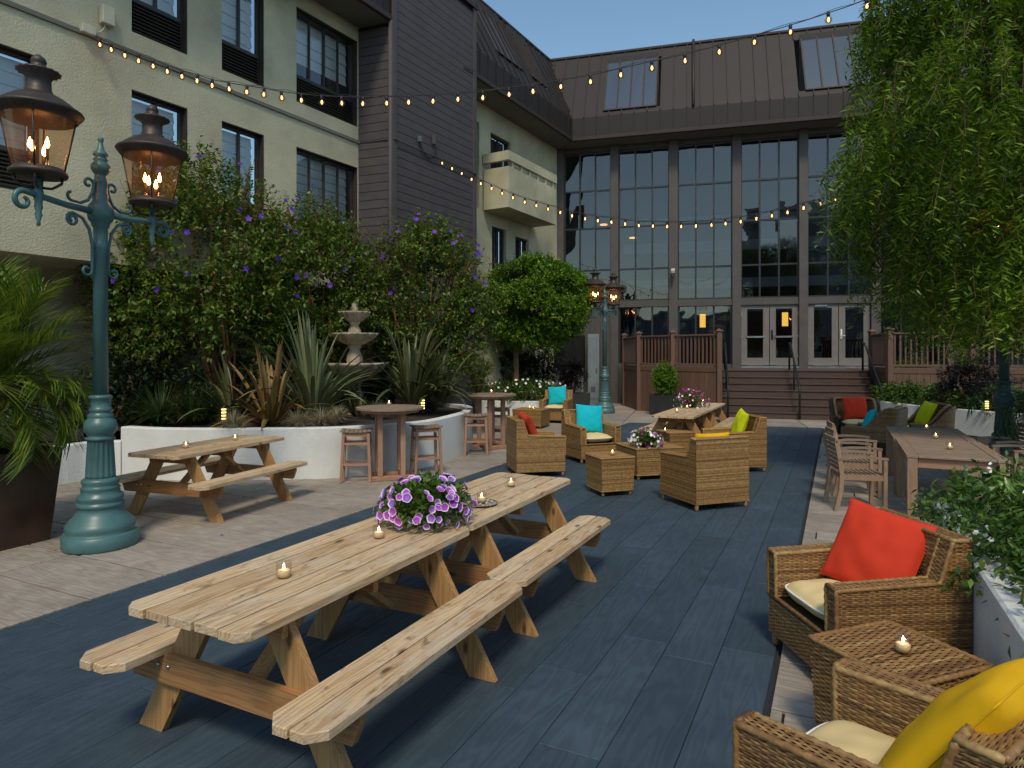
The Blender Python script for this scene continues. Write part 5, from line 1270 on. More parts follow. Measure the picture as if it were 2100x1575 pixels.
def wallbox(label, fr, px, py, y, d, mat, cat='junction box'):
    s_ = fr.sx(px, y); p = fr.pt(s_, y); z = at(px, py, p.y).z
    m_ = MB(); m_.box((0, 0, 0), d, bev=.012); o = m_.build('junction_box', M[mat], None, (p.x, p.y, z), (0, 0, fr.a)); tag(o, label, cat); return o
wallbox('tall cream electrical box on stucco wall near upper left window', WNG, 220, 33, -.07, (.20, .12, .30), 'box_cream')
wallbox('small cream electrical box on the wall where the string lights start', WNG, 180, 62, -.06, (.22, .12, .14), 'box_cream')
wallbox('slim grey electrical box on the siding tower', WNG, 890, 287, TY - .07, (.09, .09, .24), 'siding')
wallbox('blue grey cable plug box on the siding tower', WNG, 861, 286, TY - .07, (.09, .10, .14), 'box_grey')
cb = MB(); q0 = [WNG.pt(WNG.sx(x, TY - .05), TY - .05) for x in (861, 866, 876, 886, 889, 890)]; zz = [at(x, y, p.y).z for (x, y), p in zip(((861, 292), (866, 306), (876, 322), (886, 325), (889, 312), (890, 300)), q0)]
cb.tube([Vector((p.x, p.y, z)) - Vector((q0[0].x, q0[0].y, 0)) for p, z in zip(q0, zz)], .014, 6); o = cb.build('power_cable', M['cable'], None, (q0[0].x, q0[0].y, 0)); tag(o, 'looped black power cable between the boxes on the siding tower', 'cable')
cb = MB(); q0 = [WNG.pt(WNG.sx(x, -.05), -.05) for x in (216, 214, 205, 192)]; zz = [at(x, y, p.y).z for (x, y), p in zip(((216, 48), (214, 58), (205, 67), (192, 66)), q0)]
cb.tube([Vector((p.x, p.y, z)) - Vector((q0[0].x, q0[0].y, 0)) for p, z in zip(q0, zz)], .014, 6); o = cb.build('conduit', M['box_cream'], None, (q0[0].x, q0[0].y, 0)); tag(o, 'short bent conduit joining the two cream boxes', 'conduit')

# ================================================================ CANDLES
CA = {}
def candle(p, label, s=1.0):
    if not CA:
        m_ = MB(); m_.lathe([(0, .002), (.028, .002), (.031, .006), (.034, .07), (.032, .07), (.029, .008), (0, .006)], 16); CA['g'] = m_.mesh('candle_glass', M['cglass'])
        m_ = MB(); m_.lathe([(.026, .008), (.027, .034), (.022, .036), (0, .035)], 14); CA['w'] = m_.mesh('wax', M['wax'])
        m_ = MB(); m_.lathe([(.001, .036), (.0055, .044), (.004, .055), (0, .066)], 8); CA['f'] = m_.mesh('flame', M['flame'])
    t = thing('votive_candle', label, 'candle', p, 0, 'lit votive candles in clear glasses'); t.scale = (s, s, s)
    link('glass_cup', CA['g'], t); link('wax', CA['w'], t); link('flame', CA['f'], t)
for px, py, h, lb in ((582, 1185, .761, 'votive candle nearest the camera on the picnic table'), (777, 1104, .761, 'votive candle just left of the petunia basket'), (988, 1031, .775, 'votive candle on the shell plate right of the petunias'), (1048, 998, .761, 'votive candle at the far end of the second picnic table'),
                      (381, 919, .761, 'left votive candle on the picnic table by the planter'), (482, 903, .761, 'right votive candle on the picnic table by the planter'), (1388, 846, .761, 'left votive candle on the picnic table before the stairs'), (1409, 838, .761, 'votive candle under the flowers on the picnic table before the stairs'), (1441, 827, .761, 'right votive candle on the picnic table before the stairs'),
                      (1256, 933, .512, 'votive candle on the wicker side table between armchairs'), (1364, 886, .512, 'votive candle on the wicker side table behind the flower bowl'), (1086, 838, .472, 'left votive candle on the farthest wicker coffee table'), (1094, 840, .472, 'right votive candle on the farthest wicker coffee table'),
                      (798, 831, 1.071, 'votive candle on the front round bar table'), (1008, 806, 1.071, 'votive candle on the farther round bar table'), (1852, 1337, .517, 'votive candle on the nearest wicker side table'), (1900, 881, .751, 'farthest votive candle on the dining tables'), (1919, 899, .751, 'middle votive candle on the dining tables'), (1948, 921, .751, 'nearest votive candle on the dining table')):
    candle(G(px, py, h), lb, 1.12)
# plate with shells
pp = G(985, 1035, .761); t = thing('shell_plate', 'shallow grey plate of shells right of the petunia basket', 'plate', pp)
m_ = MB(); m_.lathe([(.06, 0), (.10, .006), (.125, .016), (.128, .018), (.10, .010), (.0, .006)], 24); m_.build('plate', M['plate'], t)
sh = MB(); sh.lathe([(0, 0), (.016, .004), (.012, .010), (0, .014)], 6); sme = sh.mesh('shell', M['plate'])
for i in range(26):
    a, r_ = rnd.random() * 6.28, .1 * math.sqrt(rnd.random())
    if r_ < .04: continue
    link('shell', sme, t, (r_ * math.cos(a), r_ * math.sin(a), .012), (rnd.random(), rnd.random(), a))

# ================================================================ LEAF TOOLS
def unit(a): return a / np.maximum(np.linalg.norm(a, axis=-1, keepdims=True), 1e-9)
def leaf_arrays(pos, d, L, Wd, fold=.12, mid=.45):
    n = len(pos); d = unit(d); rv = nrs.normal(size=(n, 3)); rv[:, 2] *= .5; up = np.tile([0, 0, 1.], (n, 1)) + rv * .6
    side = unit(np.cross(d, up)); nr = np.cross(side, d); L = np.broadcast_to(L, (n,))[:, None]; Wd = np.broadcast_to(Wd, (n,))[:, None]
    m_ = pos + d * L * mid + nr * Wd * fold
    return np.stack([pos, m_ + side * Wd * .5, pos + d * L - nr * L * .08, m_ - side * Wd * .5], 1)
def leaves_obj(name, arrs, mat, parent, loc=(0, 0, 0)):
    v = np.concatenate(arrs).reshape(-1, 3); n = len(v) // 4
    me = np_mesh(name, v - np.array(loc, float) * 0, np.arange(n * 4).reshape(n, 4), mat)
    return link(name, me, parent)
def vnoise(p, s, seed=0): return np.array([noise.noise((x * s + seed, y * s, z * s)) for x, y, z in p])
def petal_mesh(name, mat, n=5, r=.045, cup=.3, rim=None, lob=.16):
    m_ = MB(); vs = [(0, 0, 0)]; K = n * 6
    for ring, f in ((1, .42), (2, .78), (3, 1.0)):
        for k in range(K):
            a = 2 * math.pi * k / K; q = r * f * (1 + lob * (math.cos(n * a) if ring > 1 else .4 * math.cos(n * a)))
            vs.append((q * math.cos(a), q * math.sin(a), r * cup * f * f + (.06 * r * math.cos(2 * n * a) if ring == 3 else 0)))
    fs = [(0, 1 + k, 1 + (k + 1) % K) for k in range(K)]
    for ring in (0, 1):
        b = 1 + ring * K; fs += [(b + k, b + K + k, b + K + (k + 1) % K, b + (k + 1) % K) for k in range(K)]
    m_.add(vs, fs, True); me = m_.mesh(name, mat)
    if rim:
        me.materials.append(rim)
        for i, p in enumerate(me.polygons):
            if i >= 2 * K: p.material_index = 1
    return me
def face_rot(d, q=rnd):
    z = Vector(d).normalized(); x = z.orthogonal().normalized(); y = z.cross(x); return (Matrix((x, y, z)).transposed() @ Matrix.Rotation(q.random() * 6.28, 3, 'Z')).to_euler()

# flower bowls
def flower_bowl(p, label, r_pot, h_pot, R_, Hh, kinds, nflow, nleaf, mat_pot, seed, low=0.0, leaf=.05):
    q = random.Random(seed); t = thing('flower_bowl', label, 'flower bowl', p)
    m_ = MB(); m_.lathe([(r_pot * .62, 0), (r_pot * .68, .01), (r_pot * .95, h_pot * .6), (r_pot * 1.04, h_pot * .92), (r_pot * 1.05, h_pot), (r_pot * .95, h_pot), (r_pot * .9, h_pot * .8), (0, h_pot * .78)], 24); m_.build('bowl', M[mat_pot], t)
    def surf(n_, lo=-.35, rr=(.75, 1)):
        out = []
        while len(out) < n_:
            v = Vector((q.gauss(0, 1), q.gauss(0, 1), q.gauss(0, 1))).normalized()
            if v.z < lo: continue
            k = q.uniform(*rr) * (1 + .16 * noise.noise(v * 1.8 + Vector((seed, 0, 0))))
            drop = low * max(0, math.hypot(v.x, v.y) - .6)
            out.append((Vector((v.x * R_ * k, v.y * R_ * k, h_pot * .9 + v.z * Hh * k - drop)), v))
        return out
    s_ = surf(nleaf, -.4, (.25, .96)); pos = np.array([a for a, b in s_]); d = np.array([b for a, b in s_]) + nrs.normal(size=(nleaf, 3)) * .6
    leaves_obj('foliage', [leaf_arrays(pos, d, nrs.uniform(.6, 1.2, nleaf) * leaf, nrs.uniform(.4, .6, nleaf) * leaf)], M['leaf_pet'], t)
    for a, v in surf(nflow, -.45, (.96, 1.08)):
        fd = (v + Vector((q.gauss(0, .3), q.gauss(0, .3), q.gauss(0, .25)))); o = link('flower', q.choice(kinds), t, a, face_rot(fd, q)); s2 = q.uniform(.75, 1.15); o.scale = (s2, s2, s2)
    return t
PETU = petal_mesh('flower', M['petun'], 5, .027, .3, M['petun_rim'], .06); PETU2 = petal_mesh('flower', M['petun2'], 5, .027, .5, M['petun_rim'], .06); MAG = petal_mesh('flower', M['magenta'], 5, .024, .25); WHT = petal_mesh('flower', M['whitepet'], 5, .022, .25)
flower_bowl(G(870, 1071, .762), 'terracotta bowl overflowing with purple white edged petunias on the picnic table', .125, .14, .31, .17, [PETU, PETU, PETU2], 120, 2300, 'terracotta', 3, .05)
flower_bowl(G(1326, 915, .474), 'dark bowl of white and magenta flowers on the wicker coffee table', .14, .11, .25, .17, [MAG, WHT, WHT], 110, 900, 'bowl', 5, .02, .045)
flower_bowl(G(1417, 835, .762), 'dark bowl of magenta and white flowers on the table before the stairs', .13, .13, .33, .26, [MAG, MAG, WHT], 120, 900, 'bowl', 8, .05, .05)

# ================================================================ FOUNTAIN
fx, fy = (727 - CX) / F * 12.9, 12.9
ft = thing('fountain', 'three tiered scalloped stone fountain among the planter shrubs', 'fountain', (fx, fy, .66))
scl = lambda n_, amp: (lambda i, a: 1 + amp * abs(math.cos(a * n_ / 2)) - amp)
def fbowl(z, r_, h, n_):
    m_ = MB(); m_.lathe([(.10, z), (r_ * .45, z + h * .12), (r_ * .78, z + h * .5), (r_ * .96, z + h * .88), (r_ * 1.0, z + h), (r_ * .97, z + h * 1.03), (r_ * .88, z + h * .9), (r_ * .5, z + h * .55), (0, z + h * .5)], 84, scal=lambda i, a: 1 - (.10 * (1 - abs(math.cos(a * n_ / 2)))) * (1 if 1 <= i <= 6 else 0)); return m_
def zpx(y): return HCAM + (HY - y) * fy / F - .66
for nm, y0, y1, r_ in (('lower_bowl', 779, 745, .66), ('middle_bowl', 708, 684, .475), ('upper_bowl', 661, 640, .325)):
    fbowl(zpx(y0), r_, zpx(y1) - zpx(y0), 14).build(nm, M['stone'], ft)
for za, zb_, r_ in ((0, zpx(779), .17), (zpx(760), zpx(708), .15), (zpx(697), zpx(661), .12)):
    h = zb_ - za; m_ = MB(); m_.lathe([(r_ * 1.2, za), (r_ * 1.2, za + h * .08), (r_ * .8, za + h * .16), (r_ * 1.05, za + h * .4), (r_ * .95, za + h * .6), (r_ * .6, za + h * .82), (r_ * .9, za + h * .95), (r_ * .9, za + h * 1.02)], 32, scal=lambda i, a: 1 + .05 * math.cos(a * 10)); m_.build('pedestal', M['stone'], ft)
m_ = MB(); z = zpx(648); m_.lathe([(.07, z), (.05, z + .04), (.075, z + .10), (.08, z + .15), (.05, z + .20), (.06, z + .23), (0, z + .27)], 16, scal=lambda i, a: 1 + .12 * math.cos(a * 6)); m_.build('finial', M['stone'], ft)

# ================================================================ POTS, CABINET
def frustum_pot(loc, rz, label, bx, by, tx, ty, h, mat, name='planter_pot', z_soil=.08):
    t = thing(name, label, 'planter', loc, rz); m_ = MB(); w_ = .03
    def ring(x, y, z): return [(-x, -y, z), (x, -y, z), (x, y, z), (-x, y, z)]
    vs = ring(bx / 2, by / 2, 0) + ring(tx / 2, ty / 2, h) + ring(tx / 2 - w_, ty / 2 - w_, h) + ring(tx / 2 - w_ - .03, ty / 2 - w_ - .03, h - z_soil)
    fs = [(3, 2, 1, 0)]
    for r_ in range(3): fs += [(r_ * 4 + i, r_ * 4 + (i + 1) % 4, r_ * 4 + 4 + (i + 1) % 4, r_ * 4 + 4 + i) for i in range(4)]
    m_.add(vs, fs); m_.build('pot', M[mat], t)
    s_ = MB(); s_.add(ring(tx / 2 - w_ - .025, ty / 2 - w_ - .025, h - z_soil + .005), [(0, 1, 2, 3)]); s_.build('soil', M['soil'], t); return t
frustum_pot((-5.17, 6.42, 0), R(64), 'large tapered rust brown planter holding the palm at far left', .80, .80, .96, .96, .92, 'pot')
frustum_pot((4.72, 20.05, 0), R(-40), 'dark slate planter box with topiary below the deck', .95, .42, .98, .45, .62, 'pot_dark')
frustum_pot((2.05, 21.4, 0), R(-10), 'dark slate planter box left of the far lamp post', .9, .5, .95, .55, .60, 'pot_dark')
frustum_pot((9.75, 18.9, 0), R(-15), 'dark planter pot with yellow green shrub by the right stairs', .55, .55, .62, .62, .62, 'pot_dark')
cp = FAC.pt(FAC.sx(1218, -.45), -.45); t = thing('utility_cabinet', 'tall pale blue grey utility cabinet behind the far lamp post', 'cabinet', (cp.x, cp.y, 0), FAC.a)
m_ = MB(); m_.box((0, 0, 1.3), (.42, .34, 2.6), bev=.01); m_.build('body', M['cabinet'], t)
m_ = MB(); m_.box((0, -.18, 1.35), (.34, .02, 2.3), bev=.006); d_ = m_.build('door', M['cabinet'], t)
m_ = MB(); m_.box((.12, -.20, 1.25), (.05, .03, .16), bev=.006); m_.build('handle', M['box_grey'], d_)
m_ = MB(); m_.box((0, -.196, .55), (.16, .012, .2)); m_.build('label_plate', M['box_grey'], d_)
cp = FAC.pt(FAC.sx(1168, -.3), -.3); t = thing('service_hatch', 'black roller hatch over a framed low door near the building corner', 'hatch', (cp.x, cp.y, 0), FAC.a)
m_ = MB(); m_.box((0, 0, 2.0), (1.15, .30, 1.15), bev=.02); m_.build('roller_box', M['blackmetal'], t)
m_ = MB(); m_.box((-.5, .0, .7), (.06, .08, 1.4)); m_.box((.5, .0, .7), (.06, .08, 1.4)); m_.build('door_frame', M['cabinet'], t)
m_ = MB(); m_.box((0, .06, .7), (.94, .03, 1.38)); m_.build('door_panel', M['box_grey'], t)
# path lights
def path_light(p, label):
    t = thing('path_light', label, 'path light', p, 0, 'louvred path lights in the planting')
    m_ = MB(); m_.tube([(0, 0, -.05), (0, 0, .10)], .015, 6)
    for z in (.10, .15, .20, .25): m_.lathe([(.03, z), (.065, z - .012), (.065, z - .004), (.03, z + .012)], 16)
    m_.lathe([(.065, .285), (.06, .30), (0, .325)], 16); m_.build('louvre_stack', M['blackmetal'], t)
    m_ = MB(); m_.lathe([(.035, .10), (.035, .28)], 12); m_.build('glow_core', M['pathglow'], t)
path_light(G(459, 874, .70), 'lit louvred path light left of the bronze flax'); path_light(G(867, 850, .70), 'lit louvred path light beside the front bar table'); path_light(G(2024, 848, .52), 'lit path light in the right hedge')
# ================================================================ PLANTS
def twig_leaves(starts, dirs, length, nl, L, Wd, spread=.9, droop=0.0):
    """leaves along short twigs; returns leaf array"""
    n = len(starts); d = unit(dirs); out = []
    ts = (np.arange(nl) + .6) / nl
    for k, t in enumerate(ts):
        p = starts + d * (length * t)[:, None]; p[:, 2] -= droop * t * t
        rv = nrs.normal(size=(n, 3)); side = unit(np.cross(d, rv))
        ld = d * (1 - spread * .6) + side * spread
        out.append(leaf_arrays(p, ld, L * nrs.uniform(.7, 1.2, n), Wd * nrs.uniform(.7, 1.2, n)))
    return np.concatenate(out)
def shrub(name, label, cat, base, c, rad, ntw, mat, L=.07, Wd=.03, nl=9, tl=.28, flowers=None, nf=0, gap=.18, stems=7, stem_mat='stem_red', group=None, shell=.35, seed=1, sprays=0, up=.55):
    q = np.random.RandomState(seed); t = thing(name, label, cat, base, 0, group); b = np.array(base); c = np.array(c) - b; rad = np.array(rad)
    pts = []
    while sum(len(p) for p in pts) < ntw:
        v = unit(q.normal(size=(ntw, 3))); r_ = (shell + (1 - shell) * q.random_sample(ntw)) ** .6
        p = v * r_[:, None]
        nz = np.array([noise.noise((x * 1.7 + seed * 3.1, y * 1.7, z * 1.7)) for x, y, z in p])
        lump = 1 + .22 * np.array([noise.noise((x * 1.3 + seed, y * 1.3 + 5, z * 1.3)) for x, y, z in v])
        keep = nz > -gap * 1.6 * r_ + .02 - .12
        keep &= (nz + .35 * q.random_sample(ntw)) > -.05 - (1 - r_) * .3
        p = (p * lump[:, None])[keep]; pts.append(p)
    p = np.concatenate(pts)[:ntw]; pos = c + p * rad; ok = pos[:, 2] > .04; pos = pos[ok]; p = p[ok]
    d = unit(p + q.normal(size=p.shape) * .5 + np.array([0, 0, up]))
    arr = [twig_leaves(pos, d, q.uniform(.6, 1.2, len(pos)) * tl, nl, L, Wd)]
    if sprays:
        v = unit(q.normal(size=(sprays, 3))); v[:, 2] = np.abs(v[:, 2]) * .9 + .15; sp = c + unit(v) * rad * .88; sd = unit(v * .6 + np.array([0, 0, .9]))
        arr.append(twig_leaves(sp, sd, q.uniform(.35, .75, sprays), 14, L * .9, Wd * .85))
        tw = MB()
        for a, d_, l_ in zip(sp, sd, q.uniform(.35, .7, sprays)): tw.tube([tuple(a - d_ * .3), tuple(a + d_ * l_)], [.006, .003], 4, False)
        stuff(tw.build('twigs', M[stem_mat], t))
    leaves_obj('crown', arr, mat, t)
    for k in range(stems):
        a = q.uniform(0, 6.28); e = c + rad * np.array([math.cos(a) * q.uniform(.15, .75), math.sin(a) * q.uniform(.15, .75), q.uniform(.0, .7)]); s0 = np.array([math.cos(a) * .10, math.sin(a) * .10, -.02])
        m1 = s0 + (e - s0) * .4 + np.array([0, 0, .25 * (e[2] - s0[2])]) * .5 + q.normal(size=3) * .05
        r0 = .028 if stems > 3 else .06
        m_ = MB(); m_.tube([tuple(s0), tuple(m1), tuple(m1 + (e - m1) * .5 + q.normal(size=3) * .06), tuple(e)], [r0, r0 * .7, r0 * .5, r0 * .25], 6); m_.build('stem' if stems > 3 else 'trunk', M[stem_mat], t)
    if flowers:
        v = unit(q.normal(size=(nf * 3, 3))); v = v[(v[:, 1] < .35) & (v[:, 2] > -.3)][:nf]
        for i, vv in enumerate(v):
            pz = c + vv * rad * q.uniform(.92, 1.08); pz[2] += .1
            o = link('flower', flowers, t, tuple(pz), face_rot((vv[0], vv[1] - .7, vv[2] * .5 + .2)));
    return t
VIO = petal_mesh('flower', M['violet'], 5, .048, .15)
shrub('princess_flower', 'purple flowered shrub with reddish stems behind the near lamp post', 'shrub', ((470 - CX) / F * 11.7, 11.7, .66), ((400 - CX) / F * 11.7, 11.8, 3.35), (1.80, 1.0, 1.90), 3300, M['leaf_shrub'], .095, .045, 10, .34, VIO, 26, .14, 10, seed=3, sprays=90, group='purple flowered shrubs')
shrub('princess_flower', 'purple flowered shrub in the middle, behind the flax', 'shrub', ((640 - CX) / F * 12.8, 13.4, .66), ((625 - CX) / F * 13.2, 13.4, 3.05), (1.30, .9, 1.75), 2600, M['leaf_shrub'], .095, .045, 10, .32, VIO, 18, .12, 9, seed=8, sprays=60, group='purple flowered shrubs')
shrub('princess_flower', 'purple flowered shrub behind and right of the fountain', 'shrub', ((865 - CX) / F * 14.2, 14.2, .66), ((870 - CX) / F * 14.2, 14.3, 2.95), (1.45, .65, 1.75), 2700, M['leaf_shrub'], .095, .045, 10, .32, VIO, 30, .12, 12, seed=12, sprays=80, group='purple flowered shrubs')
# small dark understory bushes filling the long bed
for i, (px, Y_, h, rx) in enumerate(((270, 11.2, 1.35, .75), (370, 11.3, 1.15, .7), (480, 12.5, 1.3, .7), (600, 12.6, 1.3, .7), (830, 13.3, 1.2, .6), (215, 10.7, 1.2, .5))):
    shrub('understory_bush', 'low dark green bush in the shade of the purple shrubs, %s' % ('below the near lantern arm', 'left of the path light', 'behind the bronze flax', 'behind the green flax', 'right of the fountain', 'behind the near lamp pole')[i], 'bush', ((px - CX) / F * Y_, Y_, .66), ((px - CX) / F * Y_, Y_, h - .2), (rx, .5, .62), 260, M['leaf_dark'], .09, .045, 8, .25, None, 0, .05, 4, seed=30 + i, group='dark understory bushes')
# round clipped tree
tb = ((1057 - CX) / F * 20.9, 20.9, .38)
shrub('round_tree', 'dense bright green round headed tree in the low white planter', 'tree', tb, ((1097 - CX) / F * 20.9, 20.9, 3.45), (1.78, 1.5, 1.42), 9500, M['leaf_bright'], .095, .048, 9, .22, None, 0, .02, 0, seed=21, shell=.2)
rt = [o for o in bpy.data.objects if o.name.startswith('round_tree')][0]
m_ = MB(); m_.tube([(0, 0, -.02), (.03, .02, .8), (.02, 0, 1.6), (.15, 0, 2.4)], [.11, .09, .085, .06], 10)
for a in range(6): m_.tube([(.03, 0, 1.5 + .05 * a), (.5 * math.cos(a * 1.05) + .2, .5 * math.sin(a * 1.05), 2.2), (1.0 * math.cos(a * 1.05) + .4, 1.0 * math.sin(a * 1.05), 2.9)], [.05, .035, .015], 7)
m_.build('trunk', M['bark'], rt)
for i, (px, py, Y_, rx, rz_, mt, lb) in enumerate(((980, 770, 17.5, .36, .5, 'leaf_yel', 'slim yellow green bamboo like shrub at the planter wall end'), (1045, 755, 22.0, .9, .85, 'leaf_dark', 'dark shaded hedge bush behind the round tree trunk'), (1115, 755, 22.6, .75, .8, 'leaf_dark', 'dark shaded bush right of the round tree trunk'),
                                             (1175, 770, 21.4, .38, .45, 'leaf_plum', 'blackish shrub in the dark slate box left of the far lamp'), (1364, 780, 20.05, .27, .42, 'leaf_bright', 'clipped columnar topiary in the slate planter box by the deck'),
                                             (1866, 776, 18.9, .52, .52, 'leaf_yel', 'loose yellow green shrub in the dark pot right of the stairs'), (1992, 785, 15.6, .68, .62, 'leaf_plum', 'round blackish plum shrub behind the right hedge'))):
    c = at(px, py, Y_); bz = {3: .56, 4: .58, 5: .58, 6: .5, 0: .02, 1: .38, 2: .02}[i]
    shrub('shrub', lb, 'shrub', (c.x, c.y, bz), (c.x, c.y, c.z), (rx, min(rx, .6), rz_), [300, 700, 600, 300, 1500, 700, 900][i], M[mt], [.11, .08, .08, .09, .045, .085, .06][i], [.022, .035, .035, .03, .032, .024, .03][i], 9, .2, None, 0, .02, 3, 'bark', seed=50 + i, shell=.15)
WST = petal_mesh('flower', M['whitepet'], 5, .035, .1)
c = at(1075, 808, 20.4); shrub('flowering_groundcover', 'low white flowered ground cover under the round tree', 'bush', (c.x, c.y, .38), (c.x, c.y, .62), (1.35, .55, .34), 700, M['leaf_jas'], .075, .035, 8, .18, WST, 34, .02, 3, 'bark', seed=71)
# right hedge
hp = catmull([V2(p) for p in ((10.6, 18.4), (10.4, 17.3), (10.6, 16.3), (10.9, 15.3), (11.3, 14.2), (11.9, 13.2))], 3)
for i, p in enumerate(hp[::2]):
    shrub('hedge_bush', 'glossy green hedge bush on the right curved planter, %s from the stairs' % ['first', 'second', 'third', 'fourth', 'fifth', 'sixth', 'seventh', 'eighth'][i], 'hedge bush', (p.x, p.y, .5), (p.x + .1, p.y, .72), (.62, .55, .34), 330, M['leaf_jas'], .085, .038, 8, .16, None, 0, .0, 3, 'bark', seed=80 + i, shell=.2, group='hedge bushes on the right planter')

# flax plants: every blade its own part
def blade_mesh(L, w_, bend, mat, seed):
    q = random.Random(seed); m_ = MB(); n = 9; vs = []
    for i in range(n + 1):
        t = i / n; wd = w_ * (.55 + .9 * t) * (1 - t ** 3) ** .8 if t < 1 else 0; a = bend * t * t
        x = L * (t * math.cos(0) * .0 + math.sin(a) * t * .9); z = L * t * math.cos(a * .75)
        vs += [(x, -wd / 2, z), (x + wd * .28, 0, z - .003), (x, wd / 2, z)]
    fs = []
    for i in range(n):
        for k in range(2): fs.append((i * 3 + k, i * 3 + k + 1, (i + 1) * 3 + k + 1, (i + 1) * 3 + k))
    m_.add(vs, fs, True); return m_.mesh('blade', mat)
BL = {k: [blade_mesh(1.0, .062, b, M[k], i) for i, b in enumerate((.05, .15, .3, .5, .8))] for k in ('blade_bronze', 'blade_green', 'blade_olive')}
def flax(p, label, key, n, hmin, hmax, tilt, seed):
    q = random.Random(seed); t = thing('flax_plant', label, 'flax plant', p, 0, 'strap leaved flax plants')
    for i in range(n):
        a = q.random() * 6.28; e = q.random() ** .8; o = link('blade', BL[key][min(4, int(e * 4 + q.random()))], t, (.07 * math.cos(a), .07 * math.sin(a), -.02), (0, e * tilt, a)); l_ = q.uniform(hmin, hmax) * (1 - .25 * e); l_ *= 1.08; o.scale = (l_, q.uniform(1.0, 1.7), l_)
    return t
flax(G(556, 874, .68), 'bronze leaved flax plant in the planter above the picnic table', 'blade_bronze', 70, .8, 1.45, R(72), 1)
flax(G(640, 862, .68), 'tall pale green flax plant left of the fountain', 'blade_green', 74, 1.25, 2.1, R(38), 2)
flax(G(735, 854, .68), 'small olive flax at the foot of the fountain', 'blade_olive', 36, .45, .75, R(55), 3)
flax(at(842, 826, 12.6) * 1.0, 'olive green flax plant right of the fountain', 'blade_olive', 80, .95, 1.65, R(54), 4)
flax(at(905, 820, 12.9), 'olive flax leaning right at the planter end', 'blade_olive', 44, .7, 1.3, R(58), 5)
flax(at(480, 862, 11.0), 'olive flax behind the bronze flax', 'blade_olive', 40, .7, 1.2, R(52), 6)
# grass tufts (one mesh each)
def tuft(p, label, mat, n, L, seed, group, name='grass_tuft', tilt=1.15):
    q = np.random.RandomState(seed); t = thing(name, label, 'grass tuft', p, 0, group); a = q.uniform(0, 6.28, n); e = q.random_sample(n) ** .7 * tilt; l_ = L * q.uniform(.6, 1.1, n); segs = 5; wd = .006 if L < .5 else .010
    V = []
    for k in range(segs + 1):
        tt = k / segs; ang = e * (.35 + .9 * tt); r_ = l_ * tt * np.sin(ang); z = l_ * tt * np.cos(ang); w_ = wd * (1 - tt * .85)
        cx_, cy_ = .04 * np.cos(a) + r_ * np.cos(a), .04 * np.sin(a) + r_ * np.sin(a)
        V.append(np.stack([np.stack([cx_ - w_ * np.sin(a), cy_ + w_ * np.cos(a), z], 1), np.stack([cx_ + w_ * np.sin(a), cy_ - w_ * np.cos(a), z], 1)], 1))
    V = np.stack(V, 1).reshape(-1, 3); base = np.arange(n)[:, None] * (segs + 1) * 2; f = []
    for k in range(segs): f.append(np.stack([base[:, 0] + 2 * k, base[:, 0] + 2 * k + 1, base[:, 0] + 2 * k + 3, base[:, 0] + 2 * k + 2], 1))
    link('blades', np_mesh('blades', V, np.concatenate(f), mat), t)
for i, (px, py, lb) in enumerate(((612, 881, 'right of the bronze flax'), (480, 884, 'right of the left path light'), (660, 876, 'below the green flax'), (690, 868, 'left of the bar table top'), (775, 858, 'behind the bar table'), (835, 850, 'left of the bar table path light'), (890, 843, 'right of the bar table path light'), (915, 832, 'near the planter wall end'), (930, 820, 'at the tip of the planter wall'), (900, 815, 'in front of the leaning flax'))):
    tuft(G(px, py, .70), 'pale tan fescue tuft on the planter edge, %s' % lb, M['grass_tan'], 420, .34, 10 + i, 'pale fescue tufts')
for i, (px, py, lb) in enumerate(((430, 868, 'left of the path light'), (395, 872, 'left of the dark sedge mound'), (330, 876, 'behind the picnic table corner'))):
    tuft(G(px, py, .68), 'dark green arching sedge in the planter, %s' % lb, M['grass_dark'], 380, .72, 40 + i, 'dark sedges')

# palms: every frond its own part
def frond_mesh(L, n, ll, mat, seed, bend):
    q = np.random.RandomState(seed); V = []; Fq = []; k = 0
    def rach(t): return np.array([L * (t * math.cos(.2) * (1 - .25 * bend * t * t)), 0, L * (t * .75 - bend * t * t * 1.0)])
    for i in range(n):
        t = .12 + .88 * i / n; p = rach(t); tg = rach(min(1, t + .02)) - p; tg /= np.linalg.norm(tg)
        for s_ in (-1, 1):
            d = tg * .75 + np.array([q.normal() * .10, s_ * .62 + q.normal() * .12, .20 + q.normal() * .16]); d /= np.linalg.norm(d); l_ = ll * (1 - .55 * abs(t - .45)) * q.uniform(.85, 1.1); sd = np.cross(d, [0, 0, 1]); sd /= np.linalg.norm(sd); w_ = .0064
            m_ = p + d * l_ * .55 - np.array([0, 0, .03 * l_]); e = p + d * l_ - np.array([0, 0, .14 * l_])
            V += [p - sd * w_ * .6, p + sd * w_ * .6, m_ + sd * w_, m_ - sd * w_, e + sd * .001, e - sd * .001]; Fq += [(k, k + 1, k + 2, k + 3), (k + 3, k + 2, k + 4, k + 5)]; k += 6
    for i in range(14):
        a, b = rach(i / 14), rach((i + 1) / 14); w_ = .008 * (1 - i / 18)
        V += [a + [0, -w_, 0], a + [0, w_, 0], b + [0, w_, 0], b + [0, -w_, 0]]; Fq.append((k, k + 1, k + 2, k + 3)); k += 4
    return np_mesh('frond', V, Fq, mat)
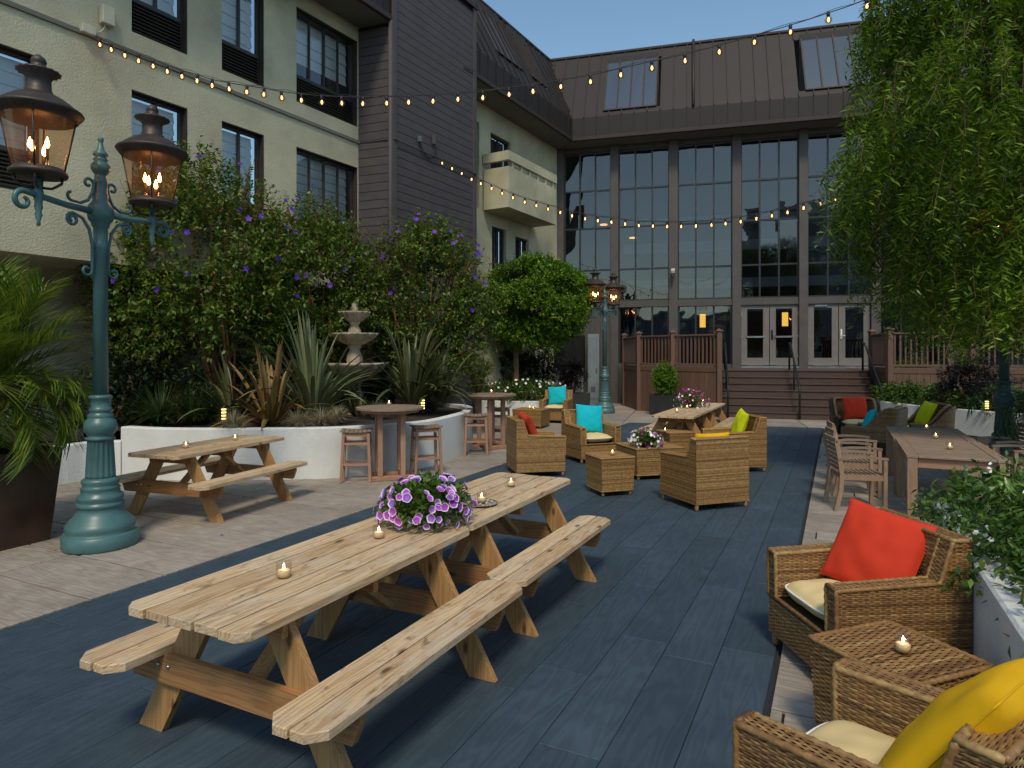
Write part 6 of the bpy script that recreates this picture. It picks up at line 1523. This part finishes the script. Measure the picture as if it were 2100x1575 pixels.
def palm(p, label, n, L, mat, seed, trunk_h, ll=.30):
    q = random.Random(seed); t = thing('palm', label, 'palm', p, 0); ms = [frond_mesh(L, 38, ll, mat, seed + i, b) for i, b in enumerate((.2, .4, .62, .85))]
    m_ = MB(); m_.tube([(0, 0, -.03), (.01, 0, trunk_h * .5), (0, 0, trunk_h)], [.10, .09, .07], 10); m_.build('trunk', M['bark'], t)
    for i in range(n):
        e = q.random(); o = link('frond', ms[min(3, int(e * 4))], t, (0, 0, trunk_h - .02), (q.uniform(-.15, .15), -R(50) + R(95) * e, q.random() * 6.28)); s_ = q.uniform(.85, 1.12); o.scale = (s_, s_, s_)
palm((-5.12, 6.40, .84), 'bushy pygmy date palm in the rust brown planter', 105, 1.02, M['palm'], 5, .68, .42)
palm((8.05, 9.6, 0), 'arching palm around the right lamp post', 34, 1.45, M['palm_dark'], 15, 1.35, .36)

# weeping tree
wt = thing('weeping_tree', 'big weeping tree with narrow hanging leaves filling the right side', 'tree', (8.3, 9.5, 0))
O_ = np.array([8.3, 9.5, 0.]); q = np.random.RandomState(5); arrs = []; tw = MB()
cen = np.array([6.95, 8.7, 4.6]); ns = 6600
for i in range(ns):
    v = unit(q.normal(size=3)); r_ = q.random_sample() ** .30; s0 = cen + v * r_ * np.array([2.25, 2.0, 3.3]) + np.array([0, 0, .5])
    s0[0] += .22 * math.sin(s0[2] * 1.9 + s0[1]) - .16 * max(0, 3.6 - s0[2])
    if s0[2] < 2.35: s0[2] = 2.35 + q.random_sample() * .8
    if noise.noise((s0[0] * .9, s0[1] * .9, s0[2] * .8)) < -.30: continue
    l_ = q.uniform(.35, .95); l_ = min(l_, s0[2] - 1.62 - q.random_sample() * .35); out = np.array([v[0], v[1], 0]); out = out / max(np.linalg.norm(out), .1)
    if l_ < .2: continue
    nl = int(l_ / .030); ts = np.linspace(0, 1, nl)
    sway = q.normal(size=3) * .10
    P = s0 + out * (.30 * np.sqrt(ts))[:, None] + np.stack([sway[0] * ts ** 2, sway[1] * ts ** 2, .10 * ts - l_ * ts ** 1.5], 1)
    tgd = unit(np.gradient(P, axis=0)); sd = unit(np.cross(tgd, q.normal(size=(nl, 3)))); d = tgd * .55 + sd * 1.0 + np.array([0, 0, .05])
    arrs.append(leaf_arrays(P - O_, d, q.uniform(.085, .15, nl), q.uniform(.021, .033, nl), .1))
    if i % 3 == 0: tw.tube([tuple(p - O_) for p in P[::max(1, nl // 5)]], .0035, 3, False)
stuff(tw.build('twigs', M['bark'], wt)); leaves_obj('crown', arrs, M['leaf_weep'], wt)
m_ = MB(); m_.tube([(0, 0, -.05), (-.05, .05, 1.2), (-.2, -.1, 2.6), (-.5, -.3, 4.0), (-.9, -.5, 5.6), (-1.2, -.7, 7.0)], [.20, .17, .15, .12, .08, .04], 12); m_.build('trunk', M['bark'], wt)
for a, h, l_ in ((3.4, 2.8, 2.4), (4.1, 3.4, 2.3), (2.7, 3.6, 2.4), (3.1, 4.6, 2.6), (4.6, 4.4, 2.0), (2.3, 5.0, 2.0), (3.6, 5.6, 2.0)):
    m_ = MB(); s0 = Vector((-.2 - .1 * h, -.05 * h, h)); e = s0 + Vector((math.cos(a) * l_, math.sin(a) * l_ * .8, .9)); m_.tube([s0, s0 + (e - s0) * .4 + Vector((0, 0, .35)), s0 + (e - s0) * .75 + Vector((0, 0, .25)), e], [.06, .045, .03, .012], 7); m_.build('limb', M['bark'], wt)

# jasmine over the right planter: large leaves as parts, the dense inside as one mass
ja = thing('jasmine', 'glossy star jasmine with white flowers spilling over the right planter wall', 'shrub', STR.pt(2.6, RY - .6, .62)); JO = STR.pt(2.6, RY - .6, .62)
q = np.random.RandomState(9)
def jas_pts(n, rr, lo=2):
    x = q.uniform(2.9, 6.1, n); a = q.uniform(R(lo), R(150), n); r_ = q.uniform(*rr, n); lump = 1 + .22 * np.array([noise.noise((xx * 1.9, aa * 1.4, 2)) for xx, aa in zip(x, a)])
    yy = RY - .58 - .22 * np.clip((4.2 - x) / 1.2, 0, 1) + np.cos(a) * .62 * r_ * lump; zz = .60 + np.sin(a) * .40 * r_ * lump * np.where(x < 2.0, .8, 1.0)
    P = np.array([STR.pt(xx, y_, z_) for xx, y_, z_ in zip(x, yy, zz)]); Nn = np.array([STR.ey * math.cos(aa) + Vector((0, 0, math.sin(aa))) for aa in a]); return P, Nn
P, Nn = jas_pts(2600, (.45, 1.05)); d = unit(Nn * .6 + q.normal(size=P.shape) * .6)
stuff(leaves_obj('foliage', [twig_leaves(P - np.array(JO), d, q.uniform(.08, .18, len(P)), 5, .062, .026)], M['leaf_jas'], ja))
lm = []
for i in range(4):
    m_ = MB(); L_, w_ = .085, .032; vs = []
    for k in range(6):
        t = k / 5; wd = w_ * math.sin(math.pi * min(1, t * .96 + .04)) ** .8; z = -.02 * t * t * (i + 1) * .6; vs += [(L_ * t, -wd / 2, z + wd * .2), (L_ * t, 0, z), (L_ * t, wd / 2, z + wd * .2)]
    m_.add(vs, [(k * 3 + j, k * 3 + j + 1, (k + 1) * 3 + j + 1, (k + 1) * 3 + j) for k in range(5) for j in range(2)], True); lm.append(m_.mesh('leaf', M['leaf_jas1']))
P, Nn = jas_pts(290, (1.0, 1.14))
for p, nn in zip(P, Nn):
    dd = Vector(nn) * .5 + Vector(q.normal(size=3)) * .6 + Vector((-.2, -.3, .1)); dd.normalize(); zv = (Vector(nn) + Vector((0, 0, .4))).normalized(); yv = zv.cross(dd).normalized(); zv = dd.cross(yv)
    o = link('leaf', lm[q.randint(4)], ja, Vector(p) - JO, Matrix((dd, yv, zv)).transposed().to_euler()); s_ = q.uniform(.75, 1.25); o.scale = (s_,) * 3
JF = petal_mesh('flower', M['whitepet'], 5, .014, .05)
P, Nn = jas_pts(26, (1.02, 1.10), 25)
for p, nn in zip(P, Nn):
    for k in range(q.randint(2, 6)): link('flower', JF, ja, Vector(p) - JO + Vector(q.normal(size=3)) * .028, face_rot(Vector(nn) + Vector((0, -.6, .2)) + Vector(q.normal(size=3)) * .3))

# fallen petals and leaves, each a thing
fp = MB(); fp.add([(-.022, 0, .003), (0, -.012, .008), (.024, 0, .004), (0, .013, .010)], [(0, 1, 2), (0, 2, 3)]); fme = fp.mesh('fallen_petal', M['purplefall'])
for i, (px, py) in enumerate(((112, 1093), (130, 1085), (162, 1102), (330, 985), (338, 990), (542, 992), (430, 1010), (455, 1098), (528, 1030), (586, 955))):
    p = G(px, py); o = link('fallen_petal', fme, None, p, (0, 0, i * 1.3)); tag(o, 'fallen violet petal on the paving, ' + ['left of the lamp base', 'behind the lamp base', 'right of the rust planter', 'under the planter picnic table', 'under the same table near its left leg', 'before the wall beside the bench end', 'below the bench middle', 'near the right front leg', 'right of the far bench', 'at the foot of the planter wall'][i], 'petal', 'fallen violet petals on the paving')

# house across the street behind the viewer (mirrored in the hall glass)
ho = thing('town_house', 'grey town house with white framed bay windows mirrored in the hall glass', 'building', (9.5, -24, 0), R(170))
m_ = MB(); m_.box((0, 4, 8), (15, 8, 16)); m_.build('wall', M['cream_house'], ho)
m_ = MB(); m_.box((0, 3.9, 16.3), (15.8, 8.9, .7)); m_.build('cornice', M['white_paint'], ho)
for bx_ in (-4.6, 0, 4.6):
    m_ = MB(); m_.prism([(bx_ - 1.5, 0), (bx_ - .9, -.9), (bx_ + .9, -.9), (bx_ + 1.5, 0)], 1, 15.2); m_.build('bay', M['cream_house'], ho)
    for z in (3, 6.5, 10, 13.2):
        m_ = MB(); m_.box((bx_, -.93, z), (1.5, .08, 2.1)); o = m_.build('window', M['white_paint'], ho)
        m_ = MB(); m_.box((bx_, -.98, z), (1.2, .03, 1.8)); m_.build('pane', M['skyglass'], o)
        m_ = MB(); m_.box((bx_, -.95, z + 1.55), (2.3, .18, .2)); m_.build('band', M['white_paint'], o)
for i, (x, y, sz, lb) in enumerate(((-9.5, -27, .42, 'added lower house left of the tall one, hiding the mirrored horizon'), (-27, -26, .55, 'added far left house hiding the mirrored horizon'), (28, -22, .5, 'added far right house hiding the mirrored horizon'))):  # unseen lower copies added to block the bright horizon mirrored in the glass
    c = dup(ho, (x, y, 0), R(180 - 8 * i), lb); c.scale = (1.1, 1, sz)
